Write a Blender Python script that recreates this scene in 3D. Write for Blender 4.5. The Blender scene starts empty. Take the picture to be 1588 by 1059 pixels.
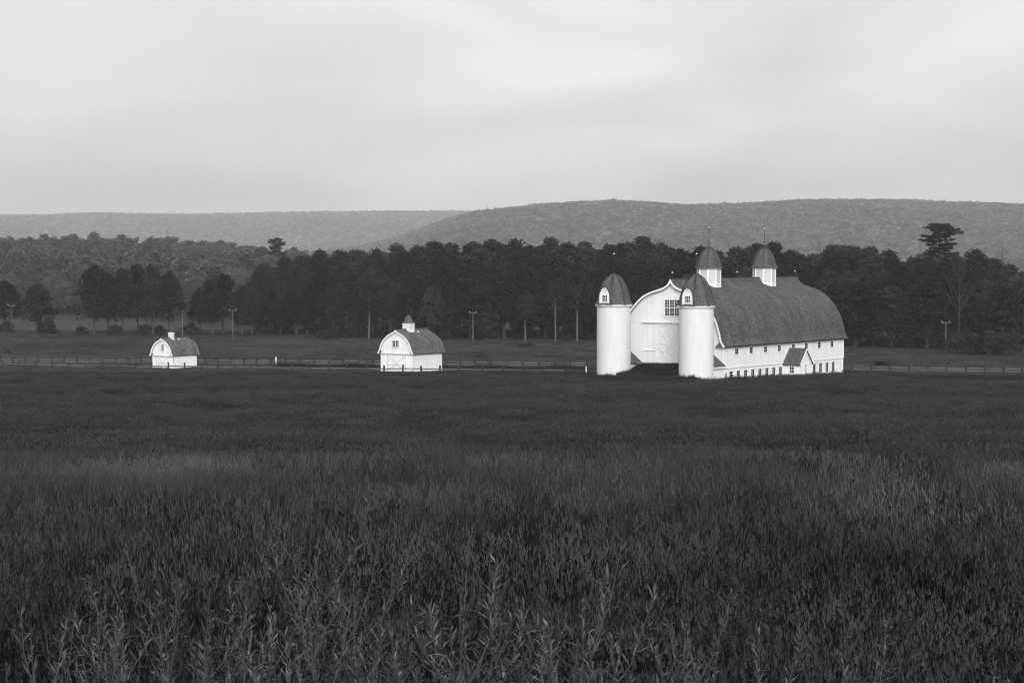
import bpy, math, random
import numpy as np
from mathutils import Vector, Matrix

# ------------------------------------------------------------------ camera, sky, sun, exposure
scene = bpy.context.scene
COL = scene.collection
HC = 16.3                      # camera height above the level of the silo feet
FPX = 3300.0                   # focal length in pixels of the 1588 px wide photograph
PITCH = math.atan(131.0 / FPX)

cam_d = bpy.data.cameras.new('camera')
cam_d.sensor_width = 36.0
cam_d.lens = FPX / 1588.0 * 36.0
cam_d.clip_start = 0.1
cam_d.clip_end = 30000
cam_d.dof.use_dof = True
cam_d.dof.focus_distance = 70.0
cam_d.dof.aperture_fstop = 22.0
cam = bpy.data.objects.new('camera', cam_d)
COL.objects.link(cam)
cam.location = (0, 0, HC)
cam.rotation_euler = (math.pi / 2 - PITCH, 0, 0)
scene.camera = cam

SUN_EL, SUN_AZ = 27.0, 6.0     # elevation; degrees to the right of straight behind the camera
to_sun = Vector((math.sin(math.radians(SUN_AZ)) * math.cos(math.radians(SUN_EL)),
                 -math.cos(math.radians(SUN_AZ)) * math.cos(math.radians(SUN_EL)),
                 math.sin(math.radians(SUN_EL))))
sun_d = bpy.data.lights.new('sun', 'SUN')
sun_d.energy = 1.5
sun_d.angle = math.radians(25)
sun_d.color = (1, 1, 1)
sun = bpy.data.objects.new('sun', sun_d)
COL.objects.link(sun)
sun.rotation_euler = to_sun.to_track_quat('Z', 'Y').to_euler()

world = bpy.data.worlds.new('World')
scene.world = world
world.use_nodes = True
wt = world.node_tree
wt.nodes.clear()
def wn(t, **kw):
    n = wt.nodes.new(t)
    for k, v in kw.items():
        setattr(n, k, v)
    return n
def wmath(op, a, b=None, c=None):
    n = wn('ShaderNodeMath', operation=op)
    for i, v in enumerate((a, b, c)):
        if v is None:
            continue
        if isinstance(v, (int, float)):
            n.inputs[i].default_value = v
        else:
            wt.links.new(v, n.inputs[i])
    return n.outputs[0]
w_out = wn('ShaderNodeOutputWorld')
w_bg = wn('ShaderNodeBackground')
w_sky = wn('ShaderNodeTexSky', sky_type='NISHITA')
w_sky.sun_disc = False
w_sky.sun_elevation = math.radians(SUN_EL)
w_sky.sun_rotation = math.radians(180 - SUN_AZ)
w_sky.air_density = 1.0
w_sky.dust_density = 5.0
w_sky.ozone_density = 1.0
w_bw = wn('ShaderNodeRGBToBW')
wt.links.new(w_sky.outputs[0], w_bw.inputs[0])
w_tc = wn('ShaderNodeTexCoord')
w_sep = wn('ShaderNodeSeparateXYZ')
wt.links.new(w_tc.outputs['Generated'], w_sep.inputs[0])
w_cmb = wn('ShaderNodeMapping')
w_cmb.inputs['Scale'].default_value = (1.0, 1.0, 3.3)
w_cmb.inputs['Location'].default_value = (3.33, 1.89, 2.82)
wt.links.new(w_tc.outputs['Generated'], w_cmb.inputs[0])
w_n1 = wn('ShaderNodeTexNoise'); w_n1.inputs['Scale'].default_value = 6.0
w_n1.inputs['Detail'].default_value = 2.0; w_n1.inputs['Roughness'].default_value = 0.45
w_n1.inputs['Distortion'].default_value = 0.6
wt.links.new(w_cmb.outputs[0], w_n1.inputs['Vector'])
w_mr = wn('ShaderNodeMapRange'); w_mr.inputs['From Min'].default_value = 0.3; w_mr.inputs['From Max'].default_value = 0.7
w_mr.inputs['To Min'].default_value = 0.86; w_mr.inputs['To Max'].default_value = 1.12
wt.links.new(w_n1.outputs[0], w_mr.inputs['Value'])
# overcast: the cloud deck evens the clear sky out (mostly one grey, a little of the sky behind it)
w_mix = wmath('ADD', wmath('MULTIPLY', w_bw.outputs[0], 0.40), 4.35)
w_col = wmath('MULTIPLY', w_mix, w_mr.outputs[0])
wt.links.new(w_col, w_bg.inputs['Color'])
w_bg.inputs['Strength'].default_value = 0.10
wt.links.new(w_bg.outputs[0], w_out.inputs[0])

scene.view_settings.view_transform = 'Standard'
scene.view_settings.look = 'None'
scene.view_settings.gamma = 1.0
scene.view_settings.exposure = 0.6
scene.view_settings.use_curve_mapping = False
scene.render.resolution_x, scene.render.resolution_y = 1024, 682
cy = scene.cycles
cy.max_bounces = 3; cy.diffuse_bounces = 2; cy.glossy_bounces = 1; cy.transmission_bounces = 2
cy.volume_bounces = 0; cy.transparent_max_bounces = 8
cy.use_denoising = True
cy.filter_width = 1.2

# ------------------------------------------------------------------ helpers
RNG = np.random.default_rng(11)
random.seed(5)

def ray(px, py):
    cx, cyy = (px - 794.0) / FPX, (529.5 - py) / FPX
    f = Vector((0, math.cos(PITCH), -math.sin(PITCH))); u = Vector((0, math.sin(PITCH), math.cos(PITCH)))
    return f + u * cyy + Vector((cx, 0, 0))
def at_depth(px, py, y):
    r = ray(px, py); t = y / r.y
    return Vector((0, 0, HC)) + r * t
def on_plane(px, py, z):
    r = ray(px, py); t = (z - HC) / r.z
    return Vector((0, 0, HC)) + r * t

def sstep(a, b, x):
    t = np.clip((x - a) / (b - a), 0, 1)
    return t * t * (3 - 2 * t)

def catmull(pts, n=6):
    P = [np.array(p, float) for p in pts]
    P = [2 * P[0] - P[1]] + P + [2 * P[-1] - P[-2]]
    out = []
    for i in range(1, len(P) - 2):
        for k in range(n):
            t = k / n
            a, b, c, d = P[i - 1], P[i], P[i + 1], P[i + 2]
            out.append(tuple(0.5 * ((2 * b) + (-a + c) * t + (2 * a - 5 * b + 4 * c - d) * t * t + (-a + 3 * b - 3 * c + d) * t ** 3)))
    out.append(tuple(P[-2]))
    return out

class MB:
    """collects faces; build() links them as ONE mesh object"""
    def __init__(self):
        self.v = []; self.f = []; self.m = []; self.uv = []
    def face(self, pts, m=0, uv=None):
        i = len(self.v)
        self.v += [tuple(p) for p in pts]
        self.f.append(tuple(range(i, i + len(pts)))); self.m.append(m)
        self.uv.append(uv if uv else [(0.0, 0.0)] * len(pts))
    def box(self, x0, x1, y0, y1, z0, z1, m=0):
        P = [(x0, y0, z0), (x1, y0, z0), (x1, y1, z0), (x0, y1, z0), (x0, y0, z1), (x1, y0, z1), (x1, y1, z1), (x0, y1, z1)]
        for q in ((3, 2, 1, 0), (4, 5, 6, 7), (0, 1, 5, 4), (1, 2, 6, 5), (2, 3, 7, 6), (3, 0, 4, 7)):
            self.face([P[k] for k in q], m)
    def fbox(self, O, R, N, a0, a1, n0, n1, z0, z1, m=0):
        """box in a wall frame: along R, out along N, up"""
        P = []
        for zz in (z0, z1):
            for (a, n) in ((a0, n0), (a1, n0), (a1, n1), (a0, n1)):
                P.append(O + R * a + N * n + Vector((0, 0, zz)))
        for q in ((3, 2, 1, 0), (4, 5, 6, 7), (0, 1, 5, 4), (1, 2, 6, 5), (2, 3, 7, 6), (3, 0, 4, 7)):
            self.face([P[k] for k in q], m)
    def fbar(self, O, R, N, p, q, w, n0, n1, m=0):
        """flat bar between (a,z) points p and q on a wall frame"""
        p, q = Vector(p), Vector(q); d = (q - p).normalized(); s = Vector((-d.y, d.x)) * (w / 2)
        c = [p - s, q - s, q + s, p + s]
        lo = [O + R * k.x + Vector((0, 0, k.y)) + N * n0 for k in c]; hi = [O + R * k.x + Vector((0, 0, k.y)) + N * n1 for k in c]
        self.face(hi, m); self.face(lo[::-1], m)
        for k in range(4):
            self.face([lo[k], lo[(k + 1) % 4], hi[(k + 1) % 4], hi[k]], m)
    def prism_y(self, poly, y0, y1, m=0):
        self.face([(x, y0, z) for x, z in poly], m, [(x, z) for x, z in poly])
        self.face([(x, y1, z) for x, z in poly][::-1], m, [(x, z) for x, z in poly][::-1])
        n = len(poly)
        for k in range(n):
            a, b = poly[k], poly[(k + 1) % n]
            self.face([(a[0], y1, a[1]), (b[0], y1, b[1]), (b[0], y0, b[1]), (a[0], y0, a[1])], m)
    def tube(self, pts, rad, n=6, m=0, cap=True):
        pts = [Vector(p) for p in pts]; rings = []
        for i, p in enumerate(pts):
            d = (pts[min(i + 1, len(pts) - 1)] - pts[max(i - 1, 0)]).normalized()
            a = d.cross(Vector((0.31, 0.95, 0.05))).normalized(); b = d.cross(a)
            r = rad[i] if hasattr(rad, '__len__') else rad
            rings.append([p + (a * math.cos(2 * math.pi * k / n) + b * math.sin(2 * math.pi * k / n)) * r for k in range(n)])
        for i in range(len(rings) - 1):
            for k in range(n):
                self.face([rings[i][k], rings[i][(k + 1) % n], rings[i + 1][(k + 1) % n], rings[i + 1][k]], m)
        if cap:
            self.face(rings[0][::-1], m); self.face(rings[-1], m)
    def lathe(self, prof, n, phase=0.0, c=(0, 0), m=0, vscale=1.0):
        """prof: (r,z) list from bottom to top; uv in metres"""
        L = 0.0
        for i in range(len(prof) - 1):
            (r0, z0), (r1, z1) = prof[i], prof[i + 1]
            dl = math.hypot(r1 - r0, z1 - z0)
            for k in range(n):
                a, b = phase + 2 * math.pi * k / n, phase + 2 * math.pi * (k + 1) / n
                pts = [(c[0] + r0 * math.cos(a), c[1] + r0 * math.sin(a), z0), (c[0] + r0 * math.cos(b), c[1] + r0 * math.sin(b), z0),
                       (c[0] + r1 * math.cos(b), c[1] + r1 * math.sin(b), z1), (c[0] + r1 * math.cos(a), c[1] + r1 * math.sin(a), z1)]
                rr = max(p[0] for p in prof)
                uv = [(a * rr, L), (b * rr, L), (b * rr, L + dl), (a * rr, L + dl)]
                if r1 < 1e-5:
                    pts, uv = pts[:3], uv[:3]
                elif r0 < 1e-5:
                    pts, uv = [pts[0], pts[2], pts[3]], [uv[0], uv[2], uv[3]]
                self.face(pts, m, uv)
            L += dl
    def mesh(self, name, mats, smooth=False, weld=False):
        me = bpy.data.meshes.new(name)
        me.from_pydata(self.v, [], self.f)
        for mt in (mats if isinstance(mats, (list, tuple)) else [mats]):
            me.materials.append(mt)
        me.polygons.foreach_set('material_index', self.m)
        uvl = me.uv_layers.new(name='UVMap')
        uvl.data.foreach_set('uv', [c for u in self.uv for p in u for c in p])
        if weld:
            import bmesh
            bm = bmesh.new(); bm.from_mesh(me); bmesh.ops.remove_doubles(bm, verts=bm.verts, dist=1e-4); bm.to_mesh(me); bm.free()
        if smooth:
            me.polygons.foreach_set('use_smooth', [True] * len(me.polygons))
        me.update()
        return me
    def build(self, name, mats, parent=None, smooth=False, weld=False):
        return link(name, self.mesh(name, mats, smooth, weld), parent)

def link(name, me, parent=None):
    o = bpy.data.objects.new(name, me)
    COL.objects.link(o)
    if parent:
        o.parent = parent
    return o
def tag(o, label=None, cat=None, group=None, kind=None):
    if label: o['label'] = label
    if cat: o['category'] = cat
    if group: o['group'] = group
    if kind: o['kind'] = kind
    return o
def empty(name, loc, rz=0.0, label=None, cat=None, group=None):
    o = bpy.data.objects.new(name, None); COL.objects.link(o)
    o.empty_display_size = 0.3
    o.location = loc; o.rotation_euler = (0, 0, rz)
    return tag(o, label, cat, group)

# ------------------------------------------------------------------ materials (a black and white photograph: greys only)
def mat(name, base, rough=0.85, noise=None, amt=0.25, rand=0.0, boards=None, bump=0.0, metal=0.0, spec=0.3, pos=None, tip=None, shingle=None, streak=0.0, two=False):
    """base grey; noise = scale of tone variation in object space; rand = per-object variation; boards=(axis, width) of siding;
    pos=(scale, amount): patches by the instance's place; tip = tone multiplier of vertex attribute 'tip'; shingle=(w,h) on UV"""
    m = bpy.data.materials.new(name); m.use_nodes = True
    t = m.node_tree; N = t.nodes; Lk = t.links
    b = N['Principled BSDF']
    b.inputs['Roughness'].default_value = rough; b.inputs['Metallic'].default_value = metal
    b.inputs['Specular IOR Level'].default_value = spec
    def M(op, x, y, z=None):
        n = N.new('ShaderNodeMath'); n.operation = op
        for i, v in enumerate((x, y, z)):
            if v is None: continue
            if isinstance(v, (int, float)): n.inputs[i].default_value = v
            else: Lk.new(v, n.inputs[i])
        return n.outputs[0]
    def remap(x, lo, hi, a=0.0, c=1.0):
        n = N.new('ShaderNodeMapRange')
        n.inputs[1].default_value = a; n.inputs[2].default_value = c; n.inputs[3].default_value = lo; n.inputs[4].default_value = hi
        Lk.new(x, n.inputs[0]); return n.outputs[0]
    tc = N.new('ShaderNodeTexCoord')
    val = None; hgt = None
    def mul(v):
        nonlocal val
        val = v if val is None else M('MULTIPLY', val, v)
    if noise:
        n = N.new('ShaderNodeTexNoise'); n.inputs['Scale'].default_value = noise; n.inputs['Detail'].default_value = 5; n.inputs['Roughness'].default_value = 0.65
        Lk.new(tc.outputs['Object'], n.inputs['Vector']); mul(remap(n.outputs[0], 1 - amt, 1 + amt, 0.25, 0.75)); hgt = n.outputs[0]
    if streak:
        mp = N.new('ShaderNodeMapping'); mp.inputs['Scale'].default_value = (2.2, 2.2, 0.18)
        Lk.new(tc.outputs['Object'], mp.inputs[0])
        n = N.new('ShaderNodeTexNoise'); n.inputs['Scale'].default_value = 1.0; n.inputs['Detail'].default_value = 4
        Lk.new(mp.outputs[0], n.inputs['Vector']); mul(remap(n.outputs[0], 1 - streak, 1 + streak * 0.3, 0.3, 0.6))
    if rand:
        oi = N.new('ShaderNodeObjectInfo'); mul(remap(oi.outputs['Random'], 1 - rand, 1 + rand))
    if pos:
        oi = N.new('ShaderNodeNewGeometry')
        n = N.new('ShaderNodeTexNoise'); n.inputs['Scale'].default_value = pos[0]; n.inputs['Detail'].default_value = 3
        Lk.new(oi.outputs['Position'], n.inputs['Vector']); mul(remap(n.outputs[0], 1 - pos[1], 1 + pos[1], 0.3, 0.7))
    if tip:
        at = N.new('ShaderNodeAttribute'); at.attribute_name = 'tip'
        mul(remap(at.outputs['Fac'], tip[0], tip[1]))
    if boards:
        sp = N.new('ShaderNodeSeparateXYZ'); Lk.new(tc.outputs['Object'], sp.inputs[0])
        fr = M('FRACT', M('DIVIDE', sp.outputs[boards[0]], boards[1]), 0.0)
        g = M('GREATER_THAN', fr, 0.12); mul(M('MULTIPLY_ADD', g, 0.14, 0.86))
        fl = N.new('ShaderNodeTexWhiteNoise'); fl.noise_dimensions = '1D'
        Lk.new(M('FLOOR', M('DIVIDE', sp.outputs[boards[0]], boards[1]), 0.0), fl.inputs['W']); mul(remap(fl.outputs[0], 0.94, 1.03))
    if shingle:
        uvn = N.new('ShaderNodeUVMap')
        br = N.new('ShaderNodeTexBrick'); br.offset = 0.5
        br.inputs['Color1'].default_value = (1.28, 1.28, 1.28, 1); br.inputs['Color2'].default_value = (0.72, 0.72, 0.72, 1); br.inputs['Mortar'].default_value = (0.4, 0.4, 0.4, 1)
        br.inputs['Scale'].default_value = 1.0; br.inputs['Mortar Size'].default_value = shingle[1] * 0.06; br.inputs['Bias'].default_value = 0.0
        br.inputs['Brick Width'].default_value = shingle[0]; br.inputs['Row Height'].default_value = shingle[1]
        Lk.new(uvn.outputs[0], br.inputs['Vector'])
        bw = N.new('ShaderNodeRGBToBW'); Lk.new(br.outputs[0], bw.inputs[0]); mul(bw.outputs[0]); hgt = bw.outputs[0]
        mp = N.new('ShaderNodeMapping'); mp.inputs['Scale'].default_value = (0.55, 0.22, 1)
        Lk.new(uvn.outputs[0], mp.inputs[0])
        n = N.new('ShaderNodeTexNoise'); n.inputs['Scale'].default_value = 1.0; n.inputs['Detail'].default_value = 6; n.inputs['Roughness'].default_value = 0.7
        Lk.new(mp.outputs[0], n.inputs['Vector']); mul(remap(n.outputs[0], 0.62, 1.42, 0.3, 0.7))
    if val is None:
        b.inputs['Base Color'].default_value = (base, base, base, 1)
    else:
        v = M('MULTIPLY', val, base)
        c = N.new('ShaderNodeCombineColor')
        for k in range(3): Lk.new(v, c.inputs[k])
        Lk.new(c.outputs[0], b.inputs['Base Color'])
    if bump and hgt is not None:
        bp = N.new('ShaderNodeBump'); bp.inputs['Strength'].default_value = bump; bp.inputs['Distance'].default_value = 0.05
        Lk.new(hgt, bp.inputs['Height']); Lk.new(bp.outputs[0], b.inputs['Normal'])
    return m

M_ = dict(
    side=mat('white_siding_long', 0.84, 0.7, 0.5, 0.05, boards=(1, 0.28), streak=0.04),
    gable=mat('white_siding_gable', 0.84, 0.7, 0.5, 0.05, boards=(0, 0.28), streak=0.04),
    sidev=mat('white_siding_small', 0.84, 0.7, 0.8, 0.05, boards=(1, 0.3), streak=0.05),
    gablev=mat('white_siding_small_gable', 0.84, 0.7, 0.8, 0.05, boards=(0, 0.3), streak=0.05),
    white=mat('white_paint', 0.84, 0.6, 1.5, 0.04, streak=0.05),
    silo=mat('white_silo_paint', 0.72, 0.75, 0.35, 0.05, streak=0.07, bump=0.1),
    found=mat('whitewashed_masonry', 0.83, 0.85, 1.3, 0.07, streak=0.12, bump=0.2),
    stone=mat('pale_concrete', 0.42, 0.9, 2.0, 0.2, bump=0.2),
    shingle=mat('weathered_shingles', 0.080, 0.85, 4.0, 0.3, shingle=(0.45, 0.30), bump=0.35),
    shingle_s=mat('weathered_shingles_small', 0.105, 0.85, 5.0, 0.3, shingle=(0.4, 0.28), bump=0.35),
    shingle_d=mat('dome_shingles', 0.085, 0.85, shingle=(0.3, 0.22), bump=0.3),
    lead=mat('dark_lead', 0.02, 0.5),
    glass=mat('dark_glass', 0.010, 0.25, spec=0.2),
    dark=mat('dark_void', 0.01, 0.9),
    iron=mat('iron', 0.05, 0.5, metal=0.4),
    bulb=mat('white_glass_ball', 0.85, 0.15, spec=0.6),
    louver=mat('louver_paint_and_batten_shade', 0.58, 0.6),
    post=mat('weathered_post', 0.028, 0.9, 3.0, 0.3, rand=0.3),
    rail=mat('weathered_rail', 0.10, 0.9, 3.0, 0.3, rand=0.25),
    soil=mat('field_soil', 0.010, 0.95, 0.4, 0.4, spec=0.05),
    lawn=mat('meadow', 0.046, 0.95, 0.05, 0.3, bump=0.3, spec=0.05),
    lane=mat('gravel_lane', 0.07, 0.95, 1.5, 0.2),
    hillm=mat('hill_ground', 0.03, 0.95, 0.02, 0.3),
    lamp=mat('lamp_metal', 0.16, 0.6),
    bare=mat('grey_bark', 0.06, 0.9),
    bark=mat('bark', 0.045, 0.95, 4.0, 0.4, rand=0.3),
    palebark=mat('pale_bark', 0.10, 0.9, 3.0, 0.35, rand=0.2),
    leaf=mat('leaf_dark', 0.016, 0.7, rand=0.45, tip=(0.4, 1.6), spec=0.04),
    leafm=mat('leaf_mid', 0.023, 0.7, rand=0.45, tip=(0.4, 1.6), spec=0.04),
    needle=mat('needles', 0.020, 0.8, rand=0.2, tip=(0.6, 1.4), spec=0.04),
    farleaf=mat('far_leaf_hazed', 0.074, 0.8, rand=0.2, tip=(0.8, 1.2), spec=0.04, pos=(0.015, 0.2)),  # paler than near leaves: the far wood's extra haze is put into this colour
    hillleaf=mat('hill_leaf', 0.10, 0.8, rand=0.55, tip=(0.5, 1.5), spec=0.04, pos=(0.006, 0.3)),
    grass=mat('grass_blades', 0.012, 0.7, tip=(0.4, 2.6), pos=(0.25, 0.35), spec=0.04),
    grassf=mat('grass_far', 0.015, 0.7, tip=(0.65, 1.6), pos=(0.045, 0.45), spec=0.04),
    seedn=mat('pale_seed_heads', 0.058, 0.8, pos=(0.35, 0.8), spec=0.05),
    seed=mat('seed_heads', 0.045, 0.8, pos=(0.3, 0.45), spec=0.05),
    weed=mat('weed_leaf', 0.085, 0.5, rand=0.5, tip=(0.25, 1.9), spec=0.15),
    weedm=mat('weed_mass', 0.024, 0.5, rand=0.5, tip=(0.3, 2.0), spec=0.1),
    stem=mat('weed_stem', 0.05, 0.7),
    brush=mat('dark_brush', 0.022, 0.8, rand=0.3, tip=(0.6, 1.4), spec=0.05),
)

# ------------------------------------------------------------------ barn frame of reference
A = Vector((math.sin(math.radians(34.6)), math.cos(math.radians(34.6)), 0))     # along the ridge, away
X = Vector((A.y, -A.x, 0))                                                      # along the gable, to its right
RZ = math.atan2(X.y, X.x)
SILO_R_POS = Vector((286 / 3300 * 288, 288, 0))
MID = SILO_R_POS - X * 6.57
G = MID + A * 4.68                                                              # foot of the gable, on the axis
W2, LEN = 8.12, 37.5
def barn_local(x, y):
    dx, dy = x - G.x, y - G.y
    return dx * X.x + dy * X.y, dx * A.x + dy * A.y

# ------------------------------------------------------------------ terrain
PD = [-400, -60, 0, 5, 10, 20, 32, 40, 48, 58, 75, 95, 120, 150, 180, 210, 240, 268, 290, 310, 335, 12000]
PZ = [20.0, 16.5, 14.75, 14.40, 13.95, 13.1, 12.2, 11.55, 10.55, 9.65, 8.45, 7.2, 5.75, 4.25, 2.9, 1.65, 0.55, -0.25, -0.72, -1.2, -1.55, -1.55]
def ground_z(x, y):
    x = np.asarray(x, float); y = np.asarray(y, float)
    z = np.interp(y, PD, PZ) * 0.6 + 0.2 * (np.interp(y - 3 - 0.01 * np.abs(y), PD, PZ) + np.interp(y + 3 + 0.01 * np.abs(y), PD, PZ))
    near = sstep(8, 30, y) * (1 - sstep(230, 320, y))
    z = z + near * (0.16 * np.sin(x * 0.16 + y * 0.05) + 0.13 * np.sin(x * 0.071 - y * 0.11 + 1.3) + 0.1 * np.sin(x * 0.33 + 0.4))
    z = z - 0.9 * sstep(46, 62, x) * sstep(180, 270, y) * (1 - sstep(300, 345, y))
    back = sstep(360, 420, y) * (1 - sstep(700, 800, y))
    z = z + back * 0.25 * np.sin(x * 0.04 + y * 0.03)
    # the wooded rise behind the meadow, higher towards the west
    frac = x / np.maximum(y, 1)
    z = z + sstep(600, 1200, y) * 1.25 * (8.0 - 9.5 * sstep(-0.18, -0.06, frac))
    return z
def gz(x, y):
    return float(ground_z(x, y))

ys = np.concatenate([np.linspace(-400, -20, 10), np.linspace(-10, 60, 71), np.linspace(62, 360, 120), np.linspace(370, 1000, 64), np.linspace(1050, 2000, 12), np.linspace(2500, 10800, 12)])
fr = np.concatenate([np.linspace(-5200, -420, 9), np.linspace(-400, -110, 30), np.linspace(-105, 105, 106), np.linspace(110, 400, 30), np.linspace(420, 5200, 9)])
gx, gy = np.meshgrid(fr, ys)
gzv = ground_z(gx, gy)
nv_r, nv_c = gx.shape
me = bpy.data.meshes.new('ground')
V = np.stack([gx, gy, gzv], -1).reshape(-1, 3)
idx = np.arange(nv_r * nv_c).reshape(nv_r, nv_c)
F = np.stack([idx[:-1, :-1], idx[:-1, 1:], idx[1:, 1:], idx[1:, :-1]], -1).reshape(-1, 4)
me.from_pydata(V.tolist(), [], F.tolist())
me.materials.append(M_['soil']); me.materials.append(M_['lawn'])
fyc = gy[:-1, :-1].reshape(-1)
me.polygons.foreach_set('material_index', (fyc > 322).astype(int))
me.polygons.foreach_set('use_smooth', [True] * len(me.polygons))
tag(link('ground', me), kind='structure')

# ------------------------------------------------------------------ the big barn
WALL = 'barn'
def window(parent, O, R, N, w, h, cols, rows, fw=0.10, mw=0.05, sill=0.12, proud=0.07, flat=False, hood=False):
    """O: centre of the opening's foot on the wall face; frame > pane, muntins"""
    a = w / 2
    m = MB()
    m.fbox(O, R, N, -a - fw, -a, -0.02, proud, -0.002, h)
    m.fbox(O, R, N, a, a + fw, -0.02, proud, -0.002, h)
    m.fbox(O, R, N, -a - fw - 0.03, a + fw + 0.03, -0.02, proud + 0.03, h, h + fw)
    m.fbox(O, R, N, -a - fw - sill * 0.5, a + fw + sill * 0.5, -0.02, proud + sill * 0.6, -0.10, -0.002)
    f = m.build('window_frame' if flat else 'window', M_['white'], parent)
    par = parent if flat else f
    p = MB(); p.fbox(O, R, N, -a, a, -0.02, 0.012, 0, h); p.build('window_pane' if flat else 'pane', M_['glass'], par)
    b = MB()
    for c in range(1, cols):
        xx = -a + w * c / cols; b.fbox(O, R, N, xx - mw / 2, xx + mw / 2, 0.012, proud * 0.7, 0, h)
    for r in range(1, rows):
        zz = h * r / rows; b.fbox(O, R, N, -a, a, 0.012, proud * 0.7 - 0.003, zz - mw / 2, zz + mw / 2)
    if cols > 1 or rows > 1:
        b.build('window_bar' if flat else 'glazing_bar', M_['white'], par)
    return f

def wall_holes(mb, O, R, N, a0, a1, z0, z1, holes, depth, m=0):
    """wall face with rectangular openings (a0,a1,z0,z1) that run back by depth"""
    As = sorted({a0, a1, *[h[0] for h in holes], *[h[1] for h in holes]}); Zs = sorted({z0, z1, *[h[2] for h in holes], *[h[3] for h in holes]})
    def P(a, z, n=0.0): return O + R * a + N * n + Vector((0, 0, z))
    for i in range(len(As) - 1):
        for j in range(len(Zs) - 1):
            ca, cz = (As[i] + As[i + 1]) / 2, (Zs[j] + Zs[j + 1]) / 2
            if any(h[0] < ca < h[1] and h[2] < cz < h[3] for h in holes): continue
            mb.face([P(As[i], Zs[j]), P(As[i + 1], Zs[j]), P(As[i + 1], Zs[j + 1]), P(As[i], Zs[j + 1])], m)
    for h in holes:
        c = [(h[0], h[2]), (h[1], h[2]), (h[1], h[3]), (h[0], h[3])]
        for k in range(4):
            p, q = c[k], c[(k + 1) % 4]
            mb.face([P(*p, -depth), P(*q, -depth), P(*q), P(*p)], m)

def offset_profile(prof, d):
    out = []
    n = len(prof)
    for i in range(n):
        a, b = prof[max(i - 1, 0)], prof[min(i + 1, n - 1)]
        t = Vector((b[0] - a[0], b[1] - a[1])).normalized(); nn = Vector((-t.y, t.x))
        out.append((prof[i][0] + nn.x * d, prof[i][1] + nn.y * d))
    return out

def ribbon(mb, prof, d0, d1, y0, y1, m=0, uv=True):
    """shell that follows a roof profile: between normal offsets d0 and d1, from y0 to y1"""
    o, i = offset_profile(prof, d1), offset_profile(prof, d0)
    L = 0.0
    for k in range(len(prof) - 1):
        dl = math.hypot(prof[k + 1][0] - prof[k][0], prof[k + 1][1] - prof[k][1])
        P = lambda q, y: (q[0], y, q[1])
        mb.face([P(o[k], y0), P(o[k], y1), P(o[k + 1], y1), P(o[k + 1], y0)], m, [(y0, L), (y1, L), (y1, L + dl), (y0, L + dl)])
        mb.face([P(i[k], y1), P(i[k], y0), P(i[k + 1], y0), P(i[k + 1], y1)], m)
        mb.face([P(i[k], y0), P(o[k], y0), P(o[k + 1], y0), P(i[k + 1], y0)], m)
        mb.face([P(o[k], y1), P(i[k], y1), P(i[k + 1], y1), P(o[k + 1], y1)], m)
        L += dl
    for k, s in ((0, 1), (len(prof) - 1, -1)):
        q = [(o[k][0], y0, o[k][1]), (i[k][0], y0, i[k][1]), (i[k][0], y1, i[k][1]), (o[k][0], y1, o[k][1])]
        mb.face(q if s > 0 else q[::-1], m)

half = catmull([(0, 13.15), (0.42, 12.45), (1.15, 11.98), (2.3, 11.62), (3.2, 11.34), (4.3, 10.84), (5.15, 10.2), (6.25, 9.05), (7.0, 7.95), (7.5, 6.8),
                (7.82, 5.75), (8.0, 5.0), (8.22, 4.45), (8.62, 4.0)], 4)
PROF = [(-x, z) for x, z in half[:0:-1]] + half           # west eave to east eave
barn = empty('gambrel_barn', (G.x, G.y, 0), RZ, 'large white barn with long bell-curved shingle roof and two domed cupolas', 'barn')
ex, ey, ez = Vector((1, 0, 0)), Vector((0, 1, 0)), Vector((0, 0, 1))

def t_of(px):            # distance along the east wall for a photo column
    C = G + X * W2; k = (px - 794) / FPX
    return (k * C.y - C.x) / (A.x - k * A.y)
# masonry storey
BASE = -3.2
up_t = [t_of(1090 + x * 0.1511) for x in (350, 498, 645, 788, 932, 1065, 1198, 1328)]
lo_t = [t_of(1090 + x * 0.1511) for x in (302, 376, 451, 525, 597, 669, 740, 808, 1155, 1220, 1286, 1350)]
FX = W2 - 0.05
lo_h = [(t - 0.60, t + 0.60, -0.95, 0.56) for t in lo_t] + [(0.75, 1.45, -1.0, 0.35)]
m = MB()
O_e = Vector((FX, 0, 0))
wall_holes(m, O_e, ey, ex, 0, LEN, BASE, 1.05, lo_h, 0.18)
m.face([(-FX, 0, BASE), (FX, 0, BASE), (FX, 0, 1.05), (-FX, 0, 1.05)])
m.face([(FX, LEN, BASE), (-FX, LEN, BASE), (-FX, LEN, 1.05), (FX, LEN, 1.05)])
m.face([(-FX, LEN, BASE), (-FX, 0, BASE), (-FX, 0, 1.05), (-FX, LEN, 1.05)])
m.build('masonry_wall', M_['found'], barn)
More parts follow.
